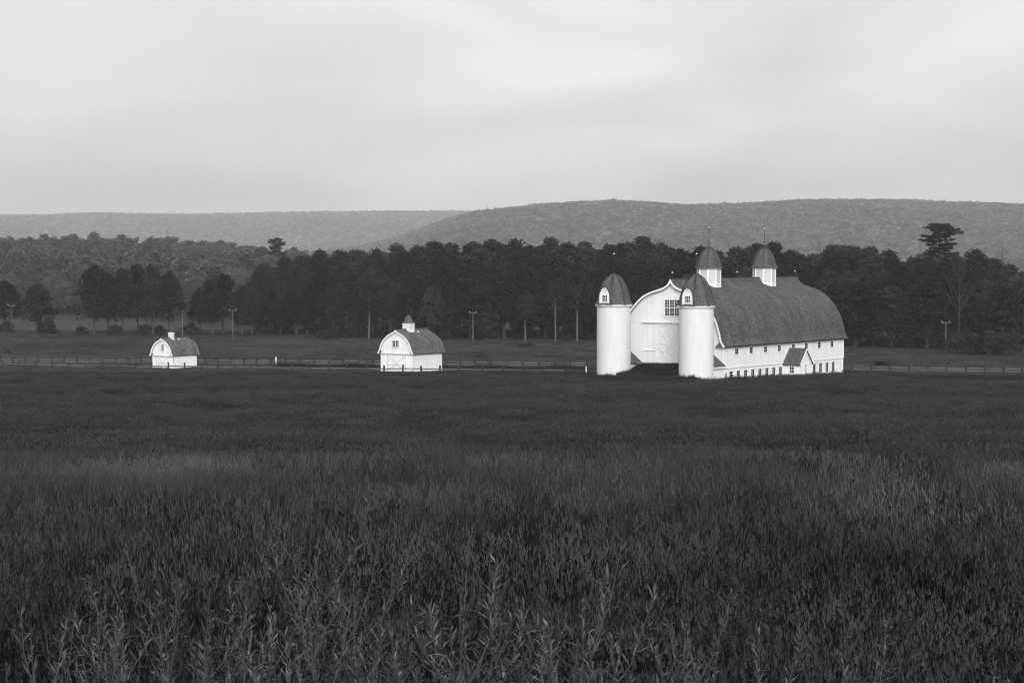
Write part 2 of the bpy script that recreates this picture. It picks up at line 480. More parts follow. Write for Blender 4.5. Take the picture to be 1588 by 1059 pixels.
for (a0, a1, z0, z1) in lo_h:
    w, h = a1 - a0, z1 - z0
    O = Vector((FX - 0.16, (a0 + a1) / 2, z0))
    f = MB()
    for (p, q, r, s) in ((-w / 2, -w / 2 + 0.06, 0, h), (w / 2 - 0.06, w / 2, 0, h), (-w / 2 + 0.06, w / 2 - 0.06, h - 0.06, h), (-w / 2 + 0.06, w / 2 - 0.06, 0, 0.06)):
        f.fbox(O, ey, ex, p, q, 0.0, 0.05, r, s)
    fo = f.build('window', M_['white'], barn)
    p = MB(); p.fbox(O, ey, ex, -w / 2 + 0.06, w / 2 - 0.06, 0, 0.02, 0.06, h - 0.06); p.build('pane', M_['glass'], fo)
    b = MB()
    b.fbox(O, ey, ex, -0.011, 0.011, 0.02, 0.04, 0.06, h - 0.06)
    for k in range(1, 4): b.fbox(O, ey, ex, -w / 2 + 0.06, w / 2 - 0.06, 0.02, 0.037, h * k / 4 - 0.012, h * k / 4 + 0.012)
    b.build('glazing_bar', M_['louver'], fo)
    s = MB(); s.fbox(O, ey, ex, -w / 2 - 0.05, w / 2 + 0.05, 0.163, 0.24, -0.1, -0.003); s.build('window_sill', M_['white'], fo)
# timber storey, east and west
m = MB()
up_h = [(t - 0.48, t + 0.48, 2.84, 3.66) for t in up_t]
wall_holes(m, Vector((W2, 0, 0)), ey, ex, 0, LEN, 1.053, 4.25, up_h, 0.07)
m.face([(W2, 0, 1.053), (W2, LEN, 1.053), (-W2, LEN, 1.053), (-W2, 0, 1.053)][::-1])
m.face([(-W2, LEN, 1.053), (-W2, 0, 1.053), (-W2, 0, 4.25), (-W2, LEN, 4.25)])
m.build('side_wall', M_['side'], barn)
for (a0, a1, z0, z1) in up_h:
    w, h = a1 - a0, z1 - z0
    O = Vector((W2 - 0.06, (a0 + a1) / 2, z0))
    f = MB()
    for (p, q, r, s) in ((-w / 2 - 0.1, -w / 2, -0.0, h), (w / 2, w / 2 + 0.1, 0, h), (-w / 2 - 0.1, w / 2 + 0.1, h, h + 0.1)):
        f.fbox(O, ey, ex, p, q, 0.05, 0.085, r, s)
    fo = f.build('window', M_['white'], barn)
    p = MB(); p.fbox(O, ey, ex, -w / 2, w / 2, 0, 0.02, 0, h); p.build('pane', M_['glass'], fo)
    b = MB(); b.fbox(O, ey, ex, -0.012, 0.012, 0.02, 0.04, 0, h); b.fbox(O, ey, ex, -w / 2, w / 2, 0.02, 0.037, h / 2 - 0.012, h / 2 + 0.012); b.build('glazing_bar', M_['louver'], fo)
    s = MB(); s.fbox(O, ey, ex, -w / 2 - 0.14, w / 2 + 0.14, 0.04, 0.15, -0.13, -0.003); s.build('window_sill', M_['white'], fo)
# gables
inner = offset_profile(PROF, -0.12)
gpoly = [(x, z) for x, z in inner if abs(x) < W2 - 0.02]
gpoly = [(-W2 + 0.01, 1.06)] + [(-W2 + 0.01, gpoly[0][1])] + gpoly + [(W2 - 0.01, gpoly[-1][1]), (W2 - 0.01, 1.06)]
for nm, y0, y1 in (('gable_wall', -0.004, 0.2), ('gable_wall', LEN - 0.2, LEN + 0.004)):
    m = MB(); m.prism_y(gpoly[::-1], y0, y1); m.build(nm, M_['gable'], barn)
# roof shell, rake boards, eave returns, fascia, water table
m = MB(); ribbon(m, PROF, -0.10, 0.10, -0.45, LEN + 0.45); roof = m.build('roof', M_['shingle'], barn, smooth=False)
m = MB()
m.tube([(0, -0.45, 13.27), (0, LEN + 0.45, 13.27)], 0.07, 6); m.build('ridge_cap', M_['lead'], roof)
for y0 in (-0.52, LEN + 0.455):
    m = MB(); ribbon(m, PROF, -0.18, 0.07, y0, y0 + 0.065); m.build('rake_board', M_['white'], barn)
for s in (-1, 1):
    m = MB()
    m.fbox(Vector((0, 0, 0)), ey, ex * s, -0.43, LEN + 0.43, W2 + 0.004, W2 + 0.10, 3.86, 4.12)
    m.build('fascia', M_['white'], barn)
    m = MB()                                           # little hipped eave return at the gable foot
    x0, x1 = (W2 - 1.0) * s, (W2 + 0.42) * s
    a, b, c, d = (x0, -0.5, 4.0), (x1, -0.5, 4.0), (x1, -0.01, 4.0), (x0, -0.01, 4.0)
    e = ((x0 + x1) / 2 + 0.15 * s, -0.01, 4.9)
    for tri in ((a, b, e), (b, c, e), (d, a, e)): m.face(tri if s > 0 else tri[::-1], 0, [(0, 0), (1, 0), (0.5, 1)])
    m.face([a, d, c, b] if s > 0 else [b, c, d, a])
    m.build('eave_return', M_['shingle_d'], barn)
for s in (-1, 1):
    m = MB(); m.fbox(Vector((0, 0, 0)), ey, ex * s, 0.0, LEN, W2 + 0.003, W2 + 0.06, 1.0, 1.12); m.build('water_table', M_['white'], barn)
m = MB(); m.box(W2 - 0.1, W2 + 0.035, -0.03, 0.1, 1.125, 3.98); m.build('corner_board', M_['white'], barn)
m = MB(); m.box(W2 - 0.1, W2 + 0.035, LEN - 0.1, LEN + 0.03, 1.125, 3.85); m.build('corner_board', M_['white'], barn)
# gable window: three by two sashes, each six panes
gw = MB()
O = Vector((0.05, -0.004, 8.17)); R_, N_ = ex, -ey
gw.fbox(O, R_, N_, -1.28, 1.28, -0.02, 0.10, -0.12, -0.002); gw.fbox(O, R_, N_, -1.28, 1.28, -0.02, 0.10, 2.16, 2.30)
for a in (-1.16, -0.39, 0.39, 1.16): gw.fbox(O, R_, N_, a - 0.055, a + 0.055, -0.02, 0.09, -0.002, 2.16)
gw.fbox(O, R_, N_, -1.16, 1.16, -0.02, 0.085, 1.02, 1.14)
gwo = gw.build('window', M_['white'], barn)
for c in range(3):
    for r in range(2):
        cx0, z0 = -0.775 + c * 0.775, 0.0 if r == 0 else 1.14
        p = MB(); p.fbox(O, R_, N_, cx0 - 0.335, cx0 + 0.335, -0.01, 0.02, z0, z0 + 1.02); p.build('pane', M_['glass'], gwo)
        b = MB(); b.fbox(O, R_, N_, cx0 - 0.02, cx0 + 0.02, 0.02, 0.06, z0, z0 + 1.02)
        for k in (1, 2): b.fbox(O, R_, N_, cx0 - 0.335, cx0 + 0.335, 0.02, 0.057, z0 + 0.34 * k - 0.018, z0 + 0.34 * k + 0.018)
        b.build('glazing_bar', M_['white'], gwo)
# sliding doors
O = Vector((0, -0.004, 0))
m = MB(); m.fbox(O, R_, N_, -4.75, 4.75, 0, 0.30, 7.12, 7.22); m.fbox(O, R_, N_, -4.7, 4.7, 0, 0.10, 6.95, 7.118); m.build('door_track', M_['white'], barn)
for a, b in ((-4.7, -2.66), (2.66, 4.7)):
    m = MB(); m.fbox(O, R_, N_, a, b, 0, 0.10, 3.2, 3.32); m.build('guide_rail', M_['white'], barn)
for s in (-1, 1):
    c0, c1 = (0.012, 2.6) if s > 0 else (-2.6, -0.012)
    d = MB(); d.fbox(O, R_, N_, c0, c1, 0.01, 0.10, 1.62, 6.9); do = d.build('barn_door', M_['gable'], barn)
    b = MB(); wd = 0.19
    b.fbox(O, R_, N_, c0, c0 + wd, 0.102, 0.16, 1.62, 6.9); b.fbox(O, R_, N_, c1 - wd, c1, 0.102, 0.16, 1.62, 6.9)
    for z in (1.62, 4.15, 6.71): b.fbox(O, R_, N_, c0 + wd, c1 - wd, 0.102, 0.158, z, z + wd)
    for z0, z1 in ((1.81, 4.15), (4.34, 6.71)):
        b.fbar(O, R_, N_, (c0 + wd, z0), (c1 - wd, z1), 0.17, 0.102, 0.15); b.fbar(O, R_, N_, (c0 + wd, z1), (c1 - wd, z0), 0.17, 0.102, 0.153)
    b.build('brace', M_['white'], do)
    if s < 0:
        h = MB(); h.fbox(O, R_, N_, -1.48, -1.38, 0.16, 0.24, 3.0, 3.12); h.build('latch', M_['iron'], do)
m = MB(); m.fbox(O, R_, N_, -2.75, 2.75, 0.0, 0.28, 1.1, 1.60); m.build('door_sill', M_['stone'], barn)
# linking sheds between the silos and the gable wall
for s in (-1, 1):
    cx = 6.57 * s
    m = MB(); hw = 1.72
    m.prism_y([(cx - hw, BASE), (cx - hw, 1.42), (cx, 2.75), (cx + hw, 1.42), (cx + hw, BASE)][::-1], -4.0, -0.01)
    ln = m.build('linking_shed', M_['found'], barn)
    m = MB(); pr = [(cx - hw - 0.22, 1.30), (cx, 2.86), (cx + hw + 0.22, 1.30)]
    ribbon(m, pr, 0.0, 0.12, -4.1, -0.015); m.build('shed_roof', M_['shingle_d'], ln)
    m = MB()
    for q in (-1, 1):
        xx = cx + q * (hw + 0.2); m.box(min(xx, xx + 0.07 * q), max(xx, xx + 0.07 * q), -4.1, -0.02, 1.12, 1.33)
    m.build('shed_fascia', M_['white'], ln)
# porch on the east side
p0, p1, pj = t_of(1215.5), t_of(1215.5) + 3.7, 2.6
pw = MB()
def pbox_wall():
    xo = W2 + pj; pc = (p0 + p1) / 2
    # south cheek with window, gable front with door recess, north cheek
    wall_holes(pw, Vector((0, p0, 0)), ex, -ey, FX, xo, BASE, 1.08, [(W2 + 0.95, W2 + 1.65, -0.35, 0.55)], 0.12)
    pw.face([(xo, p1, BASE), (FX, p1, BASE), (FX, p1, 1.08), (xo, p1, 1.08)])
    wall_holes(pw, Vector((xo, 0, 0)), ey, ex, p0, p1, BASE, 1.08, [(pc - 0.45, pc + 0.45, -1.5, 0.83)], 0.1)
    pw.face([(xo, p0, 1.08), (xo, p1, 1.08), (xo, pc, 3.05)])
    return xo, pc
xo, pc = pbox_wall()
porch = pw.build('porch', M_['white'], barn)
m = MB()
for (a, b, sgn) in ((p0 - 0.3, pc, 1), (p1 + 0.3, pc, -1)):
    lo_, hi_ = 0.92, 3.2
    q = [(FX + 0.05, a, lo_), (xo + 0.25, a, lo_), (xo + 0.25, b, hi_), (FX + 0.05, b, hi_)]
    q2 = [(x, y, z - 0.12) for x, y, z in q]
    uv = [(0, 0), (3, 0), (3, 2.8), (0, 2.8)]
    if sgn < 0: q, q2, uv = q[::-1], q2[::-1], uv[::-1]
    m.face(q, 0, uv); m.face(q2[::-1])
    for k in range(4): m.face([q2[k], q2[(k + 1) % 4], q[(k + 1) % 4], q[k]])
m.build('porch_roof', M_['shingle_d'], porch)
m = MB()
for a, b in (((p0 - 0.34, 0.84), (pc, 3.13)), ((p1 + 0.34, 0.84), (pc, 3.13))):
    m.fbar(Vector((xo, 0, 0)), ey, ex, a, b, 0.26, 0.255, 0.31)
m.build('barge_board', M_['white'], porch)
window(porch, Vector((W2 + 1.3, p0 + 0.1, -0.33)), ex, -ey, 0.64, 0.86, 2, 2, fw=0.06, flat=True, proud=0.06)
m = MB(); m.fbox(Vector((xo - 0.09, pc, 0)), ey, ex, -0.45, 0.45, 0, 0.05, -1.5, 0.82); 
for (a, b, c, d) in ((-0.32, 0.32, -1.3, -0.5), (-0.32, 0.32, -0.3, 0.65)): m.fbox(Vector((xo - 0.09, pc, 0)), ey, ex, a, b, 0.051, 0.075, c, d)
m.build('porch_door', M_['louver'], porch)
m = MB(); m.fbox(Vector((xo, pc, 0)), ey, ex, -0.6, 0.6, 0.003, 0.08, 0.84, 0.97); m.fbox(Vector((xo, pc, 0)), ey, ex, -0.58, -0.46, 0.003, 0.06, -1.5, 0.838); m.fbox(Vector((xo, pc, 0)), ey, ex, 0.46, 0.58, 0.003, 0.06, -1.5, 0.838)
m.build('door_trim', M_['white'], porch)

# cupolas (octagonal, louvred)
def ogee(r, h, z0, tipr=0.0):
    pts = [(1.0, 0.0), (0.93, 0.06), (0.86, 0.14), (0.80, 0.28), (0.73, 0.45), (0.62, 0.63), (0.46, 0.80), (0.27, 0.92), (0.10, 0.985), (tipr, 1.0)]
    return [(max(p[0], 0) * r, z0 + p[1] * h) for p in catmull(pts, 3)]
def rib_tubes(mb, prof, n, phase, c=(0, 0), rad=0.05):
    for k in range(n):
        a = phase + 2 * math.pi * k / n
        mb.tube([(c[0] + (r + 0.02) * math.cos(a), c[1] + (r + 0.02) * math.sin(a), z + 0.02) for r, z in prof[::2]], rad, 4)
def cupola(parent, cxy, rb, z0, z1, rd, hd, rod, n=8, matd='shingle_d', ph=math.pi / 8, scale=1.0, panel=True):
    c = cxy
    m = MB(); m.lathe([(rb, z0), (rb, z1)], n, ph, c)
    cu = m.build('cupola', M_['white'], parent)
    if panel:
        for k in range(n):
            a = ph + 2 * math.pi * (k + 0.5) / n
            N_ = Vector((math.cos(a), math.sin(a), 0)); R_ = Vector((-N_.y, N_.x, 0))
            ap = rb * math.cos(math.pi / n); hwid = rb * math.sin(math.pi / n) - 0.14
            O = Vector((c[0], c[1], 0)) + N_ * ap
            l = MB(); zz = z0 + 1.25; nsl = 9; st = (z1 - 0.18 - zz) / nsl
            for q in range(nsl):
                b0 = zz + q * st
                P = lambda aa, nn, z: O + R_ * aa + N_ * nn + Vector((0, 0, z))
                l.face([P(-hwid, 0.07, b0), P(hwid, 0.07, b0), P(hwid, 0.005, b0 + st * 0.95), P(-hwid, 0.005, b0 + st * 0.95)])
                l.face([P(-hwid, 0.07, b0), P(-hwid, 0.005, b0), P(hwid, 0.005, b0), P(hwid, 0.07, b0)])
            l.build('louver', M_['louver'], cu)
        t = MB()
        for k in range(n):
            a = ph + 2 * math.pi * k / n
            x, y = c[0] + rb * math.cos(a), c[1] + rb * math.sin(a)
            t.tube([(x, y, z0), (x, y, z1)], 0.11, 4)
        t.lathe([(rb, z1 - 0.16), (rb + 0.14, z1 - 0.16), (rb + 0.14, z1 - 0.02), (rb, z1 - 0.02)], n, ph, c)
        t.lathe([(rb, z0 + 1.0), (rb + 0.12, z0 + 1.0), (rb + 0.10, z0 + 1.2), (rb, z0 + 1.2)], n, ph, c)
        t.build('corner_trim', M_['white'], cu)
    prof = ogee(rd, hd, z1)
    d = MB(); d.lathe(prof, n, ph, c); d.face([(c[0] + rd * math.cos(ph - 2 * math.pi * k / n), c[1] + rd * math.sin(ph - 2 * math.pi * k / n), z1 + 0.001) for k in range(n)])
    d.build('dome', M_[matd], cu)
    r = MB(); rib_tubes(r, prof, n, ph, c, 0.075 * scale); r.build('dome_rib', M_['lead'], cu)
    if rod:
        zt = z1 + hd
        r = MB(); r.tube([(c[0], c[1], zt - 0.15), (c[0], c[1], zt + 0.5), (c[0], c[1], zt + rod)], [0.09, 0.05, 0.025], 6)
        r.build('lightning_rod', M_['iron'], cu)
        b = MB(); zb = zt + rod * 0.76
        b.lathe([(0.0, zb - 0.11), (0.08, zb - 0.07), (0.11, zb), (0.08, zb + 0.07), (0.0, zb + 0.11)], 8, 0, c); b.build('glass_ball', M_['bulb'], cu)
    return cu
for ty in (10.45, 27.25):
    cupola(barn, (0, ty), 1.66, 11.3, 14.66, 2.06, 3.0, 3.75)
# ridge lightning rods
for ty in (0.1, 18.8, 37.2):
    r = MB(); r.tube([(0, ty, 13.2), (0, ty, 14.9)], [0.03, 0.018], 5); ro = r.build('ridge_rod', M_['iron'], barn)
    b = MB(); b.lathe([(0.0, 14.0), (0.08, 14.04), (0.11, 14.11), (0.08, 14.18), (0.0, 14.22)], 8, 0, (0, ty)); b.build('glass_ball', M_['bulb'], ro)
# kerbs that hold the earth ramp
def ramp_z(lx, ly):
    """height of the earth bank in front of the gable, barn coordinates"""
    lx = np.asarray(lx, float); ly = np.asarray(ly, float)
    mound = 0.85 * (1 - sstep(7.2, 10.0, np.abs(lx))) * sstep(-24, -7.5, ly)
    run = 1.70 * (1 - sstep(3.9, 5.6, np.abs(lx))) * sstep(-8.5, -1.2, ly)
    return mound + run
def ramp_world(lx, ly):
    p = G + X * float(lx) + A * float(ly)
    return gz(p.x, p.y) - 0.22 + float(ramp_z(lx, ly))
for s in (-1, 1):
    path = catmull([(-5.6, -7.3), (-4.75, -6.2), (-4.35, -4.4), (-4.3, -2.2), (-4.3, -0.35)], 4)
    m = MB()
    for k in range(len(path) - 1):
        (xa, ya), (xb, yb) = path[k], path[k + 1]
        za, zb = ramp_world(xa * s * 0.93, ya) + 0.10, ramp_world(xb * s * 0.93, yb) + 0.10
        t = Vector((xb - xa, yb - ya, 0)).normalized(); n = Vector((-t.y, t.x, 0)) * 0.16
        q = []
        for (x, y, z) in ((xa, ya, za), (xb, yb, zb)):
            q.append([((x + n.x) * s, y + n.y, z), ((x - n.x) * s, y - n.y, z), ((x - n.x) * s, y - n.y, z - 2.2), ((x + n.x) * s, y + n.y, z - 2.2)])
        for j in range(4): m.face([q[0][j], q[0][(j + 1) % 4], q[1][(j + 1) % 4], q[1][j]])
    m.build('retaining_kerb', M_['stone'], barn)
# earth ramp itself
me = bpy.data.meshes.new('earth_ramp')
lxs, lys = np.linspace(-15, 15, 61), np.linspace(-26, -0.03, 53)
LX, LY = np.meshgrid(lxs, lys)
WX, WY = G.x + X.x * LX + A.x * LY, G.y + X.y * LX + A.y * LY
WZ = ground_z(WX, WY) - 0.22 + ramp_z(LX, LY)
idx = np.arange(WX.size).reshape(WX.shape)
me.from_pydata(np.stack([WX, WY, WZ], -1).reshape(-1, 3).tolist(), [], np.stack([idx[:-1, :-1], idx[:-1, 1:], idx[1:, 1:], idx[1:, :-1]], -1).reshape(-1, 4).tolist())
me.materials.append(M_['soil']); me.polygons.foreach_set('use_smooth', [True] * len(me.polygons))
tag(link('earth_ramp', me), kind='structure')

# ------------------------------------------------------------------ silos
for s, lab in ((-1, 'white cylindrical silo with ribbed dome, before the barn gable farther from the side porch'), (1, 'white cylindrical silo with ribbed dome overlapping the big barn door and roof edge')):
    p = G + X * (6.57 * s) - A * 4.68
    si = empty('silo', (p.x, p.y, 0), RZ, lab, 'silo', 'silos before the barn gable')
    m = MB(); m.lathe([(2.36, -2.6), (2.35, 9.5)], 64); m.build('silo_wall', M_['silo'], si, smooth=True, weld=True)
    m = MB(); m.lathe([(2.34, 9.42), (2.50, 9.42), (2.60, 9.58), (2.60, 9.70), (2.2, 9.70)], 48); m.build('cornice', M_['white'], si)
    prof = ogee(2.72, 4.27, 9.702)
    ph = math.pi / 8
    m = MB(); m.lathe(prof, 8, ph); dome = m.build('dome', M_['shingle_d'], si)
    m = MB(); rib_tubes(m, prof, 8, ph, rad=0.085); m.build('rib', M_['lead'], dome)
    # pointed dormer facing with the gable
    arch = [(-0.66, 0), (-0.66, 0.9)] + [(-0.66 + 1.32 * (1 - math.cos(a)) * 1.0, 0.9 + 1.32 * math.sin(a) * 1.05) for a in np.linspace(0.12, math.pi / 3, 6)]
    arch = arch + [(-x, z) for x, z in arch[-2::-1]]
    zb = 9.86
    yf = -2.36
    m = MB(); m.prism_y([(x, z + zb) for x, z in arch][::-1], yf, -0.9); do = m.build('dormer', M_['white'], si)
    m = MB(); ap = [(x, z + zb) for x, z in arch]
    ribbon(m, ap[::-1] if False else ap, 0.004, 0.13, yf - 0.16, -0.85); m.build('dormer_hood', M_['white'], do)
    m = MB(); ribbon(m, ap, 0.133, 0.20, yf - 0.10, -0.80); m.build('dormer_roof', M_['shingle_d'], do)
    m = MB(); m.box(-0.95, 0.95, yf - 0.28, yf + 0.1, zb - 0.14, zb - 0.003); m.build('dormer_sill', M_['shingle_d'], do)
    window(do, Vector((0.0, yf, zb + 0.33)), ex, -ey, 0.74, 0.82, 3, 2, fw=0.08, mw=0.05, flat=True, proud=0.06)
    r = MB(); zt = 9.7 + 4.27; r.tube([(0, 0, zt - 0.15), (0, 0, zt + 0.5), (0, 0, zt + 3.8)], [0.07, 0.035, 0.018], 5); ro = r.build('lightning_rod', M_['iron'], si)
    b = MB(); zq = zt + 2.75; b.lathe([(0.0, zq - 0.11), (0.08, zq - 0.07), (0.11, zq), (0.08, zq + 0.07), (0.0, zq + 0.11)], 8); b.build('glass_ball', M_['bulb'], ro)

# ------------------------------------------------------------------ the two small barns
def small_barn(name, label, corner_px, left_px, right_px, base_py, z_trim, z_peak, cup, win, group=None):
    zb = -1.6
    Cn = on_plane(corner_px, base_py, zb)
    k = (left_px - 794) / FPX; w = (Cn.x - k * Cn.y) / (X.x - k * X.y)
    k = (right_px - 794) / FPX; L = (k * Cn.y - Cn.x) / (A.x - k * A.y)
    c = Cn - X * (w / 2)
    o = empty(name, (c.x, c.y, 0), RZ, label, 'barn', group)
    h = w / 2
    H = z_peak - z_trim + 0.05
    hp = [(0, 0), (0.09, 0.075), (0.24, 0.135), (0.52, 0.265), (0.77, 0.47), (0.92, 0.69), (0.985, 0.86), (1.10, 1.03)]
    half = catmull([(x * h, z_peak - z * H) for x, z in hp], 4)
    prof = [(-x, z) for x, z in half[:0:-1]] + half
    B = zb - 0.8
    m = MB()
    m.face([(h, 0, B), (h, L, B), (h, L, z_trim + 0.3), (h, 0, z_trim + 0.3)]); m.face([(-h, L, B), (-h, 0, B), (-h, 0, z_trim + 0.3), (-h, L, z_trim + 0.3)])
    m.build('side_wall', M_['sidev'], o)
    inn = [(x, z) for x, z in offset_profile(prof, -0.05) if abs(x) < h - 0.01]
    low = [(-h, B), (-h, z_trim), (h, z_trim), (h, B)]
    for y0, y1 in ((0, 0.12), (L - 0.12, L)):
        m = MB(); m.prism_y(low[::-1], y0, y1); m.build('end_wall', M_['gablev'], o)
    up = [(-h, z_trim + 0.004), (-h, inn[0][1])] + inn + [(h, inn[-1][1]), (h, z_trim + 0.004)]
    for y0, y1 in ((-0.14, 0.0), (L, L + 0.14)):
        m = MB(); m.prism_y(up[::-1], y0, y1); m.build('gable_wall', M_['gablev'], o)
    m = MB(); m.box(-h - 0.02, h + 0.02, -0.22, -0.143, z_trim - 0.16, z_trim + 0.02); m.build('gable_trim', M_['white'], o)
    m = MB(); ribbon(m, prof, -0.04, 0.09, -0.36, L + 0.3); rf = m.build('roof', M_['shingle_s'], o)
    m = MB(); ribbon(m, prof, -0.15, 0.06, -0.43, -0.363); m.build('rake_board', M_['white'], o)
    m = MB(); ribbon(m, prof, -0.15, 0.06, L + 0.303, L + 0.37); m.build('rake_board', M_['white'], o)
    for s in (-1, 1):
        m = MB(); x0, x1 = (h - 0.35) * s, (h + 0.22) * s; z0 = z_trim + 0.04
        a, b, cc, d, e = (x0, -0.40, z0), (x1, -0.40, z0), (x1, -0.15, z0), (x0, -0.15, z0), ((x0 + x1) / 2 + 0.06 * s, -0.15, z0 + 0.42)
        for tri in ((a, b, e), (b, cc, e), (d, a, e)): m.face(tri if s > 0 else tri[::-1])
        m.face([a, d, cc, b] if s > 0 else [b, cc, d, a]); m.build('eave_return', M_['shingle_d'], o)
    # door with crossed battens
    O = Vector((0, 0, 0)); dw = h * 0.58; dz1 = z_trim - 0.25; dz0 = zb + 0.1
    m = MB(); m.fbox(O, ex, -ey, -dw, dw, 0.004, 0.06, dz0, dz1); do = m.build('barn_door', M_['gablev'], o)
    b = MB(); wd = 0.13
    b.fbox(O, ex, -ey, -dw, -dw + wd, 0.062, 0.10, dz0, dz1); b.fbox(O, ex, -ey, dw - wd, dw, 0.062, 0.10, dz0, dz1)
    b.fbox(O, ex, -ey, -dw + wd, dw - wd, 0.062, 0.098, dz1 - wd, dz1); b.fbox(O, ex, -ey, -dw + wd, dw - wd, 0.062, 0.098, dz0 + (dz1 - dz0) * 0.36, dz0 + (dz1 - dz0) * 0.36 + wd)
    b.fbar(O, ex, -ey, (-dw + wd, dz0), (dw - wd, dz1 - wd), 0.12, 0.062, 0.092); b.fbar(O, ex, -ey, (-dw + wd, dz1 - wd), (dw - wd, dz0), 0.12, 0.062, 0.095)
    b.build('brace', M_['louver'], do)  # greyer paint puts the battens' thin shadow lines into their colour
    m = MB(); m.fbox(O, ex, -ey, -h * 0.95, h * 0.95, 0.10, 0.135, z_trim - 0.26, z_trim - 0.17); m.build('door_track', M_['louver'], o)
    ww, wh, wc, wr, wz, wx = win
    if ww > 1.0:
        for s in (-1, 1): window(o, Vector((wx + s * (ww / 4 + 0.03), -0.14, wz)), ex, -ey, ww / 2 - 0.06, wh, 2, 3, fw=0.07, mw=0.035, proud=0.05)
    else:
        window(o, Vector((wx, -0.14, wz)), ex, -ey, ww, wh, wc, wr, fw=0.07, mw=0.035, proud=0.05)
    t, rb, zt, hd, rd = cup
    zr = z_peak
    m = MB(); m.box(-rb, rb, L * t - rb, L * t + rb, zr - 0.55, zt); cu = m.build('cupola', M_['white'], o)
    m = MB(); m.box(-rb - 0.06, rb + 0.06, L * t - rb - 0.06, L * t + rb + 0.06, zt - 0.1, zt + 0.02); m.build('cupola_cornice', M_['white'], cu)
    l = MB()
    for s in (-1, 1):
        for q in range(5):
            z = zr + 0.05 + q * (zt - zr - 0.2) / 5
            l.fbox(Vector((0, L * t, 0)), ex, ey * s, -rb + 0.12, rb - 0.12, rb + 0.002, rb + 0.03, z, z + 0.05)
            l.fbox(Vector((0, L * t, 0)), ey, ex * s, -rb + 0.12, rb - 0.12, rb + 0.002, rb + 0.03, z, z + 0.05)
    l.build('louver', M_['louver'], cu)
    pr = ogee(rd, hd, zt + 0.021)
    d = MB(); d.lathe(pr, 4 if hd < 0.5 else 8, math.pi / 4 if hd < 0.5 else math.pi / 8, (0, L * t)); d.face([(-rd * .7, L * t - rd * .7, zt + 0.022), (-rd * .7, L * t + rd * .7, zt + 0.022), (rd * .7, L * t + rd * .7, zt + 0.022), (rd * .7, L * t - rd * .7, zt + 0.022)])
    d.build('cupola_roof', M_['shingle_s'], cu)
    m = MB(); m.tube([(0, -0.3, z_peak + 0.13), (0, L + 0.25, z_peak + 0.13)], 0.05, 5); m.build('ridge_cap', M_['lead'], rf)
    for q in (0.0, 0.35):      # pale repair patches by the cupola
        m = MB(); x0 = h * 0.17; zz = np.interp(x0, [p[0] for p in half], [p[1] for p in half])
        x1 = h * 0.27; z1 = np.interp(x1, [p[0] for p in half], [p[1] for p in half]); y0 = L * (t - 0.02 + q * 0.6)
        pts = [(x0, y0, zz + 0.14), (x0 + 0.02, y0 + 0.28, zz + 0.14), (x1, y0 + 0.3, z1 + 0.14), (x1, y0 + 0.04, z1 + 0.14)]
        m.face(pts); m.face([(a, b, c - 0.05) for a, b, c in pts[::-1]])
        for k in range(4): m.face([pts[k], (pts[k][0], pts[k][1], pts[k][2] - 0.05), (pts[(k + 1) % 4][0], pts[(k + 1) % 4][1], pts[(k + 1) % 4][2] - 0.05), pts[(k + 1) % 4]])
        m.build('flashing', M_['white'], rf)
    return o, c, w, L
sb1 = small_barn('small_barn', 'small white arched-roof barn with round-shouldered gable, twin window and ogee cupola', 640.5, 590.2, 685.4, 578.0, 1.40, 4.92,
           (0.40, 0.66, 5.90, 1.25, 0.86), (1.0 + 0.2, 0.95, 4, 3, 2.35, -0.1))
sb2 = small_barn('small_barn', 'tiny white arched-roof barn with single narrow window and stub of a cupola', 268.5, 235.7, 304.8, 571.6, 0.55, 3.2,
           (0.36, 0.33, 4.05, 0.35, 0.42), (0.5, 1.0, 2, 3, 1.25, 0.15))

# ------------------------------------------------------------------ lane and fences
def strip(name, line, w, m, dz):
    mb = MB()
    for k in range(len(line) - 1):
        a, b = Vector(line[k]), Vector(line[k + 1]); d = (b - a).normalized(); n = Vector((-d.y, d.x)) * (w / 2)
        q = [a - n, b - n, b + n, a + n]
        mb.face([(p.x, p.y, gz(p.x, p.y) + dz) for p in q])
    return mb.build(name, m, weld=True)
def pline(pxs, pys, z=-1.55):
    return [on_plane(a, b, z) for a, b in zip(pxs, pys)]
far_px = list(np.arange(-60, 420, 19.9)) + list(np.arange(420, 760, 22.6)) + list(np.arange(762, 926, 24.6)) + list(np.arange(1322, 1700, 29.3))
far_py = np.interp(far_px, [-60, 0, 400, 700, 920, 1310, 1700], [563.5, 564.5, 566.5, 568.5, 571.0, 576.0, 579.0])
near_px = list(np.arange(-73, 410, 25.7)) + list(np.arange(423, 720, 28.8)) + list(np.arange(748, 905, 32.0))
near_py = np.interp(near_px, [-73, 0, 240, 400, 560, 720, 905], [568.0, 569.5, 573.0, 575.5, 578.0, 579.5, 582.0])
post_me = {}
